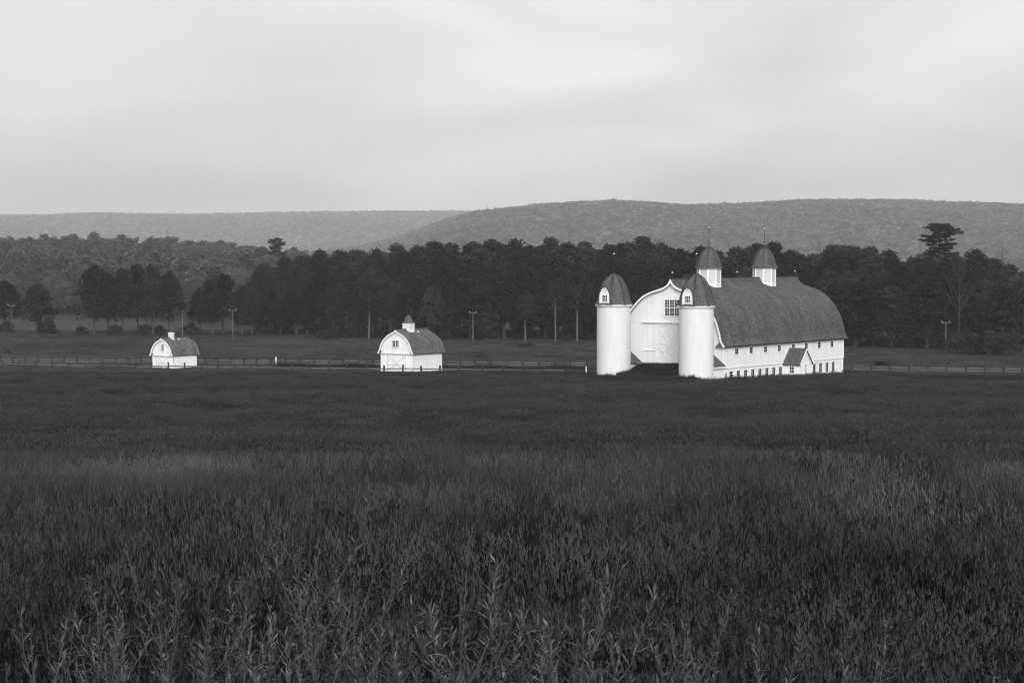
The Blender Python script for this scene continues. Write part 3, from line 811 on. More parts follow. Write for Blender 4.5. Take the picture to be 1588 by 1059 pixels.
def fence(name, label, pxs, pys, brk, ph, rails):
    P = pline(pxs, pys)
    o = empty(name, (P[0].x, P[0].y, gz(P[0].x, P[0].y)), 0, label, 'fence')
    org = Vector(o.location)
    m = MB(); m.box(-0.12, 0.12, -0.10, 0.10, -0.4, ph); m.box(-0.15, 0.15, -0.13, 0.13, ph, ph + 0.06); pm = m.mesh('post', M_['post'])
    for i, p in enumerate(P):
        q = link('post', pm, o); q.location = Vector((p.x, p.y, gz(p.x, p.y))) - org
        q.rotation_euler = (random.uniform(-.05, .05), random.uniform(-.05, .05), random.uniform(-.3, .3)); q.scale = (1, 1, random.uniform(0.9, 1.12))
        if i + 1 < len(P) and (pxs[i + 1] - pxs[i]) < brk:
            r = P[i + 1]
            for h in rails:
                if random.random() < 0.02: continue
                a = Vector((p.x, p.y + 0.17, gz(p.x, p.y) + h + random.uniform(-.04, .04))) - org; b = Vector((r.x, r.y + 0.17, gz(r.x, r.y) + h + random.uniform(-.04, .04))) - org
                d = (b - a).normalized(); n = Vector((-d.y, d.x, 0)) * 0.03; up = Vector((0, 0, 0.085))
                mb = MB()
                c8 = [a - n - up, b - n - up, b + n - up, a + n - up, a - n + up, b - n + up, b + n + up, a + n + up]
                for f in ((3, 2, 1, 0), (4, 5, 6, 7), (0, 1, 5, 4), (1, 2, 6, 5), (2, 3, 7, 6), (3, 0, 4, 7)): mb.face([c8[k] for k in f])
                mb.build('rail', M_['rail'], o)
    return o, P
f1, P1 = fence('rail_fence', 'long weathered rail fence running behind the small barns, on the meadow side', far_px, far_py, 60, 1.15, (0.42, 0.80))
f2, P2 = fence('rail_fence', 'low post fence running in front of the two small barns', near_px, near_py, 60, 1.05, (0.55,))
rp = np.arange(1440, 1700, 40.0)
f3, P3 = fence('rail_fence', 'short run of rail fence half sunk in grass beyond the barn', list(rp), [593.0 + 0.012 * (x - 1440) for x in rp], 80, 0.9, (0.5,))
lane_line = [((a.x), a.y - 7.5) for a in pline([-200, 0, 400, 700, 920], [563.0, 564.5, 566.5, 568.5, 571.0])]
tag(strip('lane', lane_line, 3.0, M_['lane'], 0.02), kind='structure')
lane2 = [(a.x, a.y - 6.5) for a in pline([1330, 1500, 1800], [576.2, 577.7, 580.0])]
tag(strip('lane', lane2, 3.0, M_['lane'], 0.02), kind='structure')
for (px, py, h, lab) in ((428, 567.5, 1.25, 'thin pale marker post beside the fence between the small barns'), (909, 582.5, 0.95, 'short white marker post in the grass near the silo')):
    p = on_plane(px, py, -1.55); z = gz(p.x, p.y)
    o = empty('marker_post', (p.x, p.y, z), 0, lab, 'post')
    m = MB(); m.box(-0.09, 0.09, -0.09, 0.09, -0.3, h); m.build('shaft', M_['white'], o)
    m = MB(); m.lathe([(0.14, h), (0.15, h + 0.08), (0.0, h + 0.28)], 4, math.pi / 4); m.build('finial', M_['white'], o)

# ------------------------------------------------------------------ lamp poles
def pole(px, base_py, top_py, label, lamps=True, name='lamp_pole', r=0.11):
    p = on_plane(px, base_py, -1.55); z = gz(p.x, p.y)
    top = at_depth(px, top_py, p.y).z - z
    o = empty(name, (p.x, p.y, z), 0.0, label, 'pole', 'poles along the wood edge')
    m = MB(); m.tube([(0, 0, -0.3), (0, 0, top)], [r * 1.2, r * 0.8], 8); m.build('pole_shaft', M_['palebark'], o)
    if lamps:
        m = MB(); m.box(-0.85, 0.85, -0.06, 0.06, top - 0.28, top - 0.14); m.build('crossarm', M_['palebark'], o)
        for s in (-1, 1):
            m = MB(); m.lathe([(0.0, top - 0.13), (0.16, top - 0.13), (0.20, top + 0.06), (0.1, top + 0.16), (0.0, top + 0.18)], 8, 0, (0.7 * s, 0)); m.build('lamp_head', M_['lamp'], o)
    return o
pole(17.5, 514, 473, 'slim pole with twin lamp heads between the hazy maple and the lone round maple')
pole(361, 524, 480, 'slim pole with twin lamp heads among maples past the tiny barn')
pole(733.5, 529.5, 484, 'slim pole with twin lamp heads standing before the dark wood')
pole(1466.5, 548, 499, 'slim lamp pole rising behind the round bushes below the tall pine')
pole(283, 520, 482, 'bare dark wooden pole standing behind the tiny barn', False, 'wooden_pole', 0.13)
pole(1384, 541, 512, 'bare wooden pole at the wood edge past the big barn', False, 'wooden_pole', 0.09)

# ------------------------------------------------------------------ trees
def leaf_mesh(name, C, Nrm, size, tipv, material, aspect=0.55, rng=None):
    """one quad leaf per row of C"""
    n = len(C)
    a = rng.normal(size=(n, 3)); a -= (a * Nrm).sum(1, keepdims=True) * Nrm; a /= np.linalg.norm(a, axis=1, keepdims=True) + 1e-9
    b = np.cross(Nrm, a)
    s = size[:, None]
    V = np.stack([C - a * s, C - b * s * aspect, C + a * s, C + b * s * aspect], 1).reshape(-1, 3)
    me = bpy.data.meshes.new(name)
    me.vertices.add(4 * n); me.vertices.foreach_set('co', V.ravel())
    me.loops.add(4 * n); me.loops.foreach_set('vertex_index', np.arange(4 * n, dtype=np.int32))
    me.polygons.add(n); me.polygons.foreach_set('loop_start', np.arange(0, 4 * n, 4, dtype=np.int32))
    at = me.attributes.new('tip', 'FLOAT', 'POINT'); at.data.foreach_set('value', np.repeat(tipv, 4).astype(np.float32))
    me.materials.append(material); me.update(calc_edges=True)
    return me

def leaves_on_clumps(rng, cc, cr, per, size, flat=0.8, up=0.5):
    """leaf centres and normals spread over clump ellipsoids"""
    n = len(cc) * per
    ci = np.repeat(np.arange(len(cc)), per)
    d = rng.normal(size=(n, 3)); d /= np.linalg.norm(d, axis=1, keepdims=True)
    d[:, 2] = np.where((d[:, 2] < -0.2) & (rng.random(n) < 0.6), -d[:, 2], d[:, 2])
    rad = cr[ci] * (0.45 + 0.6 * rng.random(n) ** 0.6)
    C = cc[ci] + d * rad[:, None] * np.array([1, 1, flat])
    Nn = d * 0.6 + rng.normal(size=(n, 3)) * 0.6 + np.array([0, 0, up]); Nn /= np.linalg.norm(Nn, axis=1, keepdims=True)
    tip = np.clip(0.5 + 0.18 * rng.normal(size=n) + (rng.normal(size=len(cc)) * 0.25)[ci], 0, 1)
    return C, Nn, size * (0.65 + 0.7 * rng.random(n)), tip

def deciduous(rng, name, H, R, cb, per=72, nclump=78, leaf=0.27, bark='bark', material='leaf', lean=0.0, multi=False):
    """H height, R crown radius, cb crown base height"""
    cc = []; cr = []
    nb = rng.random(6) * 6.28
    for k in range(nclump):
        t = rng.random() ** 0.85
        th = rng.random() * 2 * math.pi
        env = math.sin(math.pi * min(1, (0.13 + 0.87 * t) ** 0.75 * 1.0)) ** 0.62 if t < 0.995 else 0.1
        env *= 0.86 + 0.2 * math.sin(2 * th + nb[0] + 3 * t) + 0.12 * math.sin(3 * th + nb[1] - 5 * t)
        rr = R * env * (0.35 + 0.62 * math.sqrt(rng.random()))
        cc.append((rr * math.cos(th) + lean * t * H, rr * math.sin(th), cb + (H - cb) * (0.04 + 0.92 * t)))
        cr.append(R * (0.17 + 0.15 * rng.random()))
    cc, cr = np.array(cc), np.array(cr)
    C, Nn, S, T = leaves_on_clumps(rng, cc, cr, per, leaf)
    cme = leaf_mesh(name + '_crown', C, Nn, S, T, M_[material], rng=rng)
    m = MB(); r0 = (0.013 if bark == 'palebark' else 0.02) * H
    zt = cb + (H - cb) * 0.75
    trunk = [(0, 0, -0.4), (0.05, 0, cb * 0.5), (rng.normal() * 0.15, rng.normal() * 0.15, cb), (lean * H * 0.4 + rng.normal() * 0.3, rng.normal() * 0.3, (cb + zt) / 2), (lean * H * 0.7, 0, zt)]
    m.tube(trunk, [r0 * 1.35, r0, r0 * 0.85, r0 * 0.5, r0 * 0.15], 7)
    order = rng.permutation(len(cc))[:9]
    for j in order:
        e = cc[j]; s0 = cb * (0.75 + 0.3 * rng.random()) + 0.25 * max(0, e[2] - cb) * rng.random()
        f = (s0) / zt
        m.tube([(lean * s0 * .5, 0, s0), (e[0] * 0.45, e[1] * 0.45, s0 + (e[2] - s0) * 0.55), tuple(e)], [r0 * 0.42, r0 * 0.26, r0 * 0.06], 5)
    tme = m.mesh(name + '_trunk', M_[bark])
    return tme, cme

def white_pine(rng, name, H, R):
    cc = []; cr = []; m = MB(); r0 = 0.32
    m.tube([(0, 0, -0.4), (0.1, 0, H * 0.5), (0, 0.05, H * 0.97)], [r0, r0 * 0.7, 0.05], 7)
    Z = np.linspace(0.30, 0.985, 26)
    for k, f in enumerate(Z):
        z = f * H
        prof = np.interp(f, [0.30, 0.6, 0.72, 0.76, 0.80, 0.88, 0.94, 1.0], [0.95, 0.95, 0.85, 0.5, 0.42, 0.85, 0.62, 0.3])
        for j in range(5 if f < 0.8 else 6):
            th = rng.random() * 6.283; L = R * prof * (0.6 + 0.55 * rng.random())
            e = np.array([L * math.cos(th), L * math.sin(th), z + 0.20 * L + 0.2])
            m.tube([(0, 0, z - 0.2), tuple(e * np.array([.55, .55, 1]) - np.array([0, 0, 0.3])), tuple(e)], [0.09, 0.06, 0.02], 4)
            for q in (0.45, 0.72, 0.95, 1.08):
                cc.append(e * np.array([q, q, 1]) + np.array([rng.normal() * .15, rng.normal() * .15, -0.25 * (1 - q) * L * .4 + 0.1])); cr.append(0.5 + 0.25 * rng.random())
    cc, cr = np.array(cc), np.array(cr)
    C, Nn, S, T = leaves_on_clumps(rng, cc, cr, 30, 0.26, flat=0.5, up=0.2)
    return m.mesh(name + '_trunk', M_['bark']), leaf_mesh(name + '_crown', C, Nn, S, T, M_['needle'], aspect=0.3, rng=rng)

def spruce(rng, name, H, R):
    cc = []; cr = []; m = MB()
    m.tube([(0, 0, -0.4), (0, 0, H * 0.98)], [0.25, 0.03], 6)
    for f in np.linspace(0.05, 0.99, 22):
        for j in range(7):
            th = rng.random() * 6.283; L = R * (1 - f) ** 0.8 * (0.7 + 0.45 * rng.random()) + 0.1
            for q in (0.5, 0.8, 1.0):
                cc.append((L * q * math.cos(th), L * q * math.sin(th), f * H - 0.18 * L * q)); cr.append(0.30 + 0.35 * (1 - f) * rng.random())
    cc, cr = np.array(cc), np.array(cr)
    C, Nn, S, T = leaves_on_clumps(rng, cc, cr, 12, 0.26, flat=0.55, up=0.3)
    return m.mesh(name + '_trunk', M_['bark']), leaf_mesh(name + '_crown', C, Nn, S, T, M_['needle'], aspect=0.35, rng=rng)

def shrub(rng, name, H, R, material='brush'):
    cc = []; cr = []; m = MB()
    for k in range(34):
        th = rng.random() * 6.283; t = rng.random(); rr = R * math.sqrt(max(0.05, 1 - t ** 2)) * (0.3 + 0.6 * math.sqrt(rng.random()))
        cc.append((rr * math.cos(th), rr * math.sin(th), H * (0.1 + 0.8 * t))); cr.append(R * (0.2 + 0.15 * rng.random()))
    for k in range(6):
        m.tube([(0.1 * math.cos(k), 0.1 * math.sin(k), -0.2), tuple(cc[k])], [0.06, 0.02], 4)
    cc, cr = np.array(cc), np.array(cr)
    C, Nn, S, T = leaves_on_clumps(rng, cc, cr, 60, 0.17)
    return m.mesh(name + '_stems', M_['bark']), leaf_mesh(name + '_foliage', C, Nn, S, T, M_[material], rng=rng)

def bare_tree(rng, name, H):
    m = MB()
    m.tube([(0, 0, -0.4), (0.1, 0, H * .5), (-0.1, 0.1, H)], [0.12, 0.08, 0.01], 6)
    for k in range(26):
        z = H * (0.35 + 0.6 * rng.random()); th = rng.random() * 6.283; L = (H - z) * 0.55 + 0.8
        e = Vector((L * 0.6 * math.cos(th), L * 0.6 * math.sin(th), z + L * 0.8)); mid = Vector((0, 0, z)).lerp(e, 0.5) + Vector((0.15 * math.cos(th), 0.15 * math.sin(th), 0))
        m.tube([(0, 0, z), mid, e], [0.035, 0.025, 0.01], 4)
        for j in range(3):
            g = mid.lerp(e, rng.random()); m.tube([g, g + Vector((rng.normal() * .4, rng.normal() * .4, 0.7 * rng.random() + .2))], [0.02, 0.008], 3)
    return m.mesh(name + '_trunk', M_['bare']), None

r = np.random.default_rng(3)
T_ = {}
for k in range(4): T_['maple%d' % k] = deciduous(r, 'maple', 13.5, 4.6, 3.0, nclump=95, per=70, leaf=0.25)
for k in range(5): T_['forest%d' % k] = deciduous(r, 'forest', 19.0, 5.0, (3.0, 4.5, 5.5, 2.5, 4.0)[k], nclump=120, per=68, leaf=0.27, material='leafm' if k % 2 else 'leaf')
for k in range(4): T_['edge%d' % k] = deciduous(r, 'edge', 11.0, 3.4, (0.9, 2.2, 0.8, 1.4)[k], nclump=80, per=70, leaf=0.24, material='leafm' if k % 2 == 0 else 'leaf')
for k in range(2): T_['pale%d' % k] = deciduous(r, 'pale', 15.0, 3.2, 6.0, nclump=70, per=66, leaf=0.24, bark='palebark', material='leafm')
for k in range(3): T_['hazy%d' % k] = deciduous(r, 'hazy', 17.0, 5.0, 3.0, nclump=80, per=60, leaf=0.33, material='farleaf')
T_['birch'] = deciduous(r, 'birch', 13.0, 3.3, 4.5, nclump=60, per=60, leaf=0.22, bark='palebark', material='leafm', lean=0.22)
T_['pine'] = white_pine(r, 'pine', 24.0, 4.6)
T_['pine1'] = white_pine(r, 'pine1', 22.0, 3.9)
for k in range(2): T_['spruce%d' % k] = spruce(r, 'spruce', 14.0, 2.7 + 0.5 * k)
for k in range(3): T_['shrub%d' % k] = shrub(r, 'shrub', 3.0, 2.0 + 0.2 * k)
T_['bare'] = bare_tree(r, 'bare', 17.0)
NAT_H = dict(maple=13.5, forest=19, edge=11, pale=15, hazy=17, birch=13, pine=24, pine1=22, spruce=14, shrub=3, bare=17)
def nat(kind):
    return NAT_H.get(kind) or NAT_H[kind.rstrip('0123456789')]

def plant_tree(kind, x, y, H, label, cat='tree', group=None, name=None, wide=1.0, rz=None):
    tme, cme = T_[kind]
    s = H / nat(kind)
    nm = name or {'maple': 'maple_tree', 'forest': 'forest_tree', 'edge': 'broadleaf_tree', 'pale': 'pale_trunk_tree', 'hazy': 'meadow_edge_tree', 'birch': 'leaning_birch', 'pine': 'pine_tree', 'spruce': 'spruce_tree', 'shrub': 'bush', 'bare': 'bare_tree'}[kind.rstrip('0123456789')]
    o = empty(nm, (x, y, gz(x, y) - 0.05), random.uniform(0, 6.28) if rz is None else rz, label, cat, group)
    o.scale = (s * wide, s * wide, s)
    link('trunk' if kind[:5] != 'shrub' else 'stems', tme, o)
    if cme: link('crown' if kind[:5] != 'shrub' else 'foliage', cme, o)
    return o

def tree_px(kind, px, base_py, top_py, label, wide=1.0, group=None, cat='tree', depth=None, **kw):
    p = on_plane(px, base_py, -1.55) if depth is None else at_depth(px, 400, depth)
    top = at_depth(px, top_py, p.y).z
    return plant_tree(kind, p.x, p.y, top - gz(p.x, p.y), label, cat, group, wide=wide, **kw)

# meadow maples to the west, one by one
tree_px('maple0', 59, 516, 440, 'lone round maple with a bush at its foot, apart from the maple row', 1.05)
tree_px('maple1', 8, 511, 436, 'hazy round maple next to a twin-lamp pole, apart from the lone maple', 1.0)
row_lab = 'dark full-crowned maple in the row standing on the meadow behind the tiny barn'
for px, b, tp, k, w in ((146, 517, 411, 0, 0.82), (168, 517, 424, 2, 0.7), (190, 516.5, 419, 3, 0.7), (214, 518, 411, 1, 0.75), (237, 518.5, 413, 2, 0.85), (262, 517.5, 420, 0, 0.72)):
    tree_px('maple%d' % k, px, b, tp, row_lab, w, 'maples in a row on the meadow')
row2 = 'dark maple in the group between the bare wooden pole and the twin-lamp pole'
for px, b, tp, k, w in ((329, 520, 434, 1, 0.9), (346, 519.5, 426, 3, 0.85), (310, 517, 447, 0, 0.8)):
    tree_px('maple%d' % k, px, b, tp, row2, w, 'maples by the bare pole')
row3 = 'dark maple just past the twin-lamp pole, where the wood begins'
for px, b, tp, k, w in ((375, 520.5, 444, 2, 0.85), (391, 520, 437, 0, 0.85)):
    tree_px('maple%d' % k, px, b, tp, row3, w, 'maples past the twin-lamp pole')
for px, b, tp, lab in ((73, 517, 495, 'round bush at the foot of the lone maple'), (295, 519, 500, 'round bush beside the bare wooden pole'), (10, 514, 498, 'low bush under the hazy maple by the lamp pole')):
    tree_px('shrub0', px, b, tp, lab, 1.1, cat='bush')
for px, tp in ((127, 506), (178, 504), (226, 503), (246, 505)):
    tree_px('shrub%d' % (px % 3), px, 518, tp, 'dark low bush between the trunks of the maple row', 1.2, 'bushes under the maple row', 'bush')
# trees with some character at the wood edge
tree_px('spruce1', 440, 519, 392, 'tall narrow dark tree topping its neighbours where the wood begins', 0.62)
tree_px('pale0', 572, 525.5, 436, 'tree with a short pale trunk, behind and beside the small barn', 1.1)
tree_px('birch', 772, 526, 445, 'leaning birch with forked pale trunk near the twin-lamp pole', 1.0, rz=0.0)
tree_px('pale1', 814.5, 530.5, 452, 'pale-trunked tree with low branches, set between leaning birch and taller pale trunks', 1.15)
tree_px('pale0', 861.5, 531.5, 430, 'tall tree with thin bare pale trunk, second pale trunk from the silo', 0.75)
tree_px('pale1', 895, 531.5, 412, 'tree with thick pale trunk next to the silo', 0.95)
tree_px('shrub1', 880, 531.5, 521, 'low dark bush at the foot of the pale trunks by the silo', 1.5, cat='bush')
tree_px('pine', 1457, 0, 351, 'tall pine with tiered crown towering over the wood beyond the barn', 1.0, depth=418)
tree_px('pine1', 428, 0, 371, 'distant pine poking above the hazy wooded rise', 0.9, depth=800)
tree_px('bare', 1488, 0, 396, 'leafless pale tree standing against the wood, beside the tall pine', 0.8, depth=404)
tree_px('bare', 1553, 0, 386, 'leafless treetop poking out of the wood past the tall pine', 0.9, depth=440)
tree_px('bare', 1272, 0, 378, 'leafless treetop poking out of the wood behind the barn roof end', 0.7, depth=450)
for px, b, tp, w, lab in ((1484, 549.5, 516, 1.15, None), (1510, 551, 520, 1.2, None), (1536, 552, 512, 1.2, None), (1556, 551.5, 517, 1.1, None)):
    tree_px('shrub%d' % (px % 3), px, b, tp, 'big round dark bush in the clump below the tall pine', w * 0.8, 'bushes below the tall pine', 'bush')
for px, b, tp in ((506, 526, 513), (521, 525, 514), (640, 528, 517), (688, 528, 515), (740, 529, 520)):
    tree_px('shrub%d' % (px % 3), px, b, tp, 'small bush on the grass edge of the dark wood behind the small barn', 1.3, 'bushes along the wood edge', 'bush')

# the wood: rows behind its edge, tops following the skyline
SKY_X = [200, 300, 420, 470, 500, 560, 600, 650, 700, 750, 800, 870, 920, 960, 1000, 1020, 1040, 1060, 1120, 1200, 1240, 1260, 1290, 1320, 1345, 1380, 1420, 1480, 1520, 1560, 1600, 1700]
SKY_Y = [400, 398, 402, 396, 390, 384, 381, 375, 372, 373, 370, 372, 371, 374, 367, 372, 384, 384, 381, 377, 386, 393, 375, 380, 378, 391, 398, 388, 392, 403, 410, 404]
def edge_d(px):
    return float(np.interp(px, [380, 500, 700, 900, 1310, 1480, 1600, 1750], [488, 470, 452, 446, 412, 402, 398, 392]))
def px_of(x, y): return 794 + FPX * x / y
G_EDGE, L_EDGE = 'broadleaf trees along the wood edge', 'dark broadleaf tree with foliage to the ground along the edge of the wood'
G_WOOD, L_WOOD = 'tall trees of the wood', 'tall dark broadleaf tree rising from the wood behind the meadow'
G_SPR, L_SPR = 'spruces in the wood edge', 'pointed dark spruce in the edge of the wood'
ZONES = [(470, 'where the wood begins, past the maples'), (575, 'left of the small barn'.replace('left of', 'between the maples and')), (700, 'behind the small barn'), (800, 'around the lamp pole and leaning birch'), (925, 'behind the pale trunks by the silo'),
         (1060, 'behind the silos and barn gable'), (1240, 'behind the barn roof and cupolas'), (1420, 'past the end of the barn'), (1500, 'around the tall pine'), (9999, 'beyond the round bushes past the pine')]
def zone(px): return next(z for lim, z in ZONES if px < lim)
rr = random.Random(21)
px = 398.0
while px < 1720:                                            # front edge
    if not (935 < px < 1290 and int(px) % 3 == 0):
        d = edge_d(px) + rr.uniform(2, 9)
        tp = rr.uniform(432, 474)
        kind = 'spruce%d' % rr.randrange(2) if rr.random() < 0.13 else 'edge%d' % rr.randrange(4)
        tree_px(kind, px, 0, tp, 'pointed dark spruce in the wood edge ' + zone(px) if 'spruce' in kind else 'low-branched dark tree on the wood edge ' + zone(px), rr.uniform(1.05, 1.6), G_SPR if 'spruce' in kind else 'edge trees ' + zone(px), depth=d)
    px += rr.uniform(24, 37)
for (off0, off1, dy0, dy1, st0, st1), tier in zip(((9, 18, 24, 58, 26, 38), (22, 34, 8, 30, 25, 36), (40, 60, -3, 8, 24, 34)), ('mid-height leafy tree of the wood', 'tall tree just under the skyline', 'tree topping the wood skyline')):
    px = 395.0 + rr.uniform(0, 20)
    while px < 1730:
        d = edge_d(px) + rr.uniform(off0, off1)
        tp = float(np.interp(px, SKY_X, SKY_Y)) + rr.uniform(dy0, dy1)
        if 1425 < px < 1490: tp = max(tp, 398)
        tree_px('forest%d' % rr.randrange(5), px, 0, tp, tier + ' ' + zone(px), rr.uniform(0.95, 1.4), tier + ' ' + zone(px), depth=d)
        px += rr.uniform(st0, st1)
L_MID, G_MID = 'pale hazy tree of the far meadow edge, behind the maples', 'hazy trees at the far meadow edge'
px = 285.0
while px < 640:
    d = rr.uniform(530, 640); lim = float(np.interp(px, [285, 420, 520, 640], [430, 405, 396, 388]))
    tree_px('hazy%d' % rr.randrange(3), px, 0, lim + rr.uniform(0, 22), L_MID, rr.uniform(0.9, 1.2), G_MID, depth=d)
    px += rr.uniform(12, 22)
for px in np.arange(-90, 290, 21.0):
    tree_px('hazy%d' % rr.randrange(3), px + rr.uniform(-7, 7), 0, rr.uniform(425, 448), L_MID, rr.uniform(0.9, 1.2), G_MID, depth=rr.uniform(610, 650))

# low dark weed clumps in the meadow
for px, py, h, w, lab in ((744.5, 552.5, 0.45, 2.6, 'low dark clump of weeds in the meadow beyond the small barn'), (818, 537.5, 0.6, 2.6, 'low dark clump of weeds in the meadow below the pale trunks'),
                     (1366, 566, 0.7, 2.0, 'low dark clump of weeds in the meadow past the big barn'), (300, 539, 0.4, 2.2, 'faint dark tuft of weeds in the meadow beyond the tiny barn'),
                     (12, 549, 0.45, 2.0, 'faint dark tuft of weeds in the meadow below the hazy maple'), (523, 560.5, 0.5, 2.4, 'low weed clump against the far fence between the small barns')):
    p = on_plane(px, py, -1.55); plant_tree('shrub%d' % (int(px) % 3), p.x, p.y, h, lab, 'weeds', None, 'weed_clump', wide=w * 1.6)

# ------------------------------------------------------------------ scatter by geometry nodes: only for what nobody could count
def scatter(name, pts, rot, scl, idx, meshes, kind='stuff', label=None, cat=None):
    src = bpy.data.collections.new(name + '_source')
    for k, me in enumerate(meshes):
        so = bpy.data.objects.new('%s_source_%02d' % (name, k), me); src.objects.link(so)
    n = len(pts)
    me = bpy.data.meshes.new(name); me.vertices.add(n); me.vertices.foreach_set('co', np.asarray(pts, np.float32).ravel())
    for an, tp, data in (('rot', 'FLOAT_VECTOR', rot), ('scl', 'FLOAT_VECTOR', scl)):
        a = me.attributes.new(an, tp, 'POINT'); a.data.foreach_set('vector', np.asarray(data, np.float32).ravel())
    a = me.attributes.new('pick', 'INT', 'POINT'); a.data.foreach_set('value', np.asarray(idx, np.int32))
    me.update()
    ng = bpy.data.node_groups.new(name, 'GeometryNodeTree')
    ng.interface.new_socket('Geometry', in_out='INPUT', socket_type='NodeSocketGeometry'); ng.interface.new_socket('Geometry', in_out='OUTPUT', socket_type='NodeSocketGeometry')
    N, Lk = ng.nodes, ng.links
    gi, go = N.new('NodeGroupInput'), N.new('NodeGroupOutput')
    ci = N.new('GeometryNodeCollectionInfo'); ci.inputs['Collection'].default_value = src; ci.inputs['Separate Children'].default_value = True; ci.inputs['Reset Children'].default_value = True
    ip = N.new('GeometryNodeInstanceOnPoints'); ip.inputs['Pick Instance'].default_value = True
    def attr(nm, tp):
        q = N.new('GeometryNodeInputNamedAttribute'); q.data_type = tp; q.inputs['Name'].default_value = nm; return q.outputs[0]
    e2r = N.new('FunctionNodeEulerToRotation'); Lk.new(attr('rot', 'FLOAT_VECTOR'), e2r.inputs[0])
    Lk.new(gi.outputs[0], ip.inputs['Points']); Lk.new(ci.outputs[0], ip.inputs['Instance']); Lk.new(attr('pick', 'INT'), ip.inputs['Instance Index'])
    Lk.new(e2r.outputs[0], ip.inputs['Rotation']); Lk.new(attr('scl', 'FLOAT_VECTOR'), ip.inputs['Scale'])
    Lk.new(ip.outputs[0], go.inputs[0])
    o = link(name, me); md = o.modifiers.new('scatter', 'NODES'); md.node_group = ng
    tag(o, label, cat, kind=kind)
    return o

def blade_mesh(rng, name, nb, radius, h0, h1, w, bend, seeds=0.25, seg=3, lean=(0.12, 0.0), mats=None, tile=None, pale=0.12):
    V = []; F = []; tip = []; mi = []
    for k in range(nb):
        a = rng.random() * 6.283; rr_ = radius * math.sqrt(rng.random()); bx, by = rr_ * math.cos(a), rr_ * math.sin(a)
        if tile: bx, by = tile * (rng.random() - .5), tile * (rng.random() - .5)
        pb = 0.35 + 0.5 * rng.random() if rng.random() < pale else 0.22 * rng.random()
        h = h0 + (h1 - h0) * rng.random(); th = rng.random() * 6.283; ww = w * (0.6 + 0.8 * rng.random())
        bd = bend * rng.random() ** 1.5; dx, dy = math.cos(th), math.sin(th); fx, fy = -dy, dx
        i0 = len(V); sd = rng.random() < seeds
        if sd: h *= 1.12; bd *= 0.5; ww *= 0.7
        for s in range(seg + 1):
            t = s / seg; off = bd * h * t * t
            cx, cy_, cz = bx + dx * off + lean[0] * h * t * t, by + dy * off + lean[1] * h * t * t, h * t * (1 - 0.35 * bd * t)
            wd = ww * (1 - t) ** 0.6 * 0.5
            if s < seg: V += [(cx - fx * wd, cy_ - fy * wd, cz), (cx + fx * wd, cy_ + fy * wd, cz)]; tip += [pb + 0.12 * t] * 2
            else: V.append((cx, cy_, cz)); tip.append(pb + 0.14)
        for s in range(seg - 1):
            F.append((i0 + 2 * s, i0 + 2 * s + 1, i0 + 2 * s + 3, i0 + 2 * s + 2)); mi.append(0)
        F.append((i0 + 2 * seg - 2, i0 + 2 * seg - 1, i0 + 2 * seg)); mi.append(0)
        if sd:                                               # seed head: small open panicle
            for q in range(5):
                t = 1 - 0.045 * q; j = len(V); sx, sy = rng.normal() * 0.02, rng.normal() * 0.02; s_ = max(w * 0.9, 0.005)
                px_, py_, pz_ = cx + sx, cy_ + sy, cz - 0.05 * h * q * 0.5
                V += [(px_ - s_ * fx, py_ - s_ * fy, pz_ - 0.025), (px_ + s_ * fx, py_ + s_ * fy, pz_ - 0.02), (px_ + rng.normal() * 0.008, py_, pz_ + 0.035)]; tip += [1, 1, 1]
                F.append((j, j + 1, j + 2)); mi.append(1)
    me = bpy.data.meshes.new(name); me.from_pydata(V, [], F)
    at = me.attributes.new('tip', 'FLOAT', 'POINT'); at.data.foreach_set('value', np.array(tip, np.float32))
    for mm in (mats or (M_['grass'], M_['seed'])): me.materials.append(mm)
    me.polygons.foreach_set('material_index', mi); me.update()
    return me

rg = np.random.default_rng(8)
def wedge(d0, d1, dens, spread=0.37, pad=1.5):
    """points in the camera's wedge between two distances, jittered"""
    n = int(dens * ((spread * (d1 ** 2 - d0 ** 2)) + 2 * pad * (d1 - d0)))
    y = np.sqrt(rg.random(n) * (d1 ** 2 - d0 ** 2) + d0 ** 2); x = (rg.random(n) * 2 - 1) * (spread * y + pad)
    return x, y
def patch(x, y, s, k):
    return 0.5 + 0.25 * (np.sin(x * s + 1.3 * k) * np.cos(y * s * 0.8 + k) + np.sin((x + y) * s * 0.6 + 2 * k) + 0.6 * np.sin(x * s * 2.3 - y * s * 1.7 + k)) / 1.3

LEAN = 0
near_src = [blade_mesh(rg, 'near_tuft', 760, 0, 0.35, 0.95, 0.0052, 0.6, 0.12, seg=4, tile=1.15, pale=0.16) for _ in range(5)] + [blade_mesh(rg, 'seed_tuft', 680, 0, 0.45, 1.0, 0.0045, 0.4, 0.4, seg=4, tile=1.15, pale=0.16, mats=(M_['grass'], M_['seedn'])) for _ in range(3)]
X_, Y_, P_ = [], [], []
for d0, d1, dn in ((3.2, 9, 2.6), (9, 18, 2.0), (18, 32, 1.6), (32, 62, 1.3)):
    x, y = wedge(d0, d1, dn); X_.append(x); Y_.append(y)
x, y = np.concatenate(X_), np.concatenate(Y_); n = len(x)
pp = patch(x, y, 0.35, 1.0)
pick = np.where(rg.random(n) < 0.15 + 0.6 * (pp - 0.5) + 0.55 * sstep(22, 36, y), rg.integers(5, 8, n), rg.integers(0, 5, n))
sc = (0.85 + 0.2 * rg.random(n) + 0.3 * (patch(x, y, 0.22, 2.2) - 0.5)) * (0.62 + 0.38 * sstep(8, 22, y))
scl = np.stack([1.0 + 0.2 * rg.random(n), 1.0 + 0.2 * rg.random(n), sc], -1)
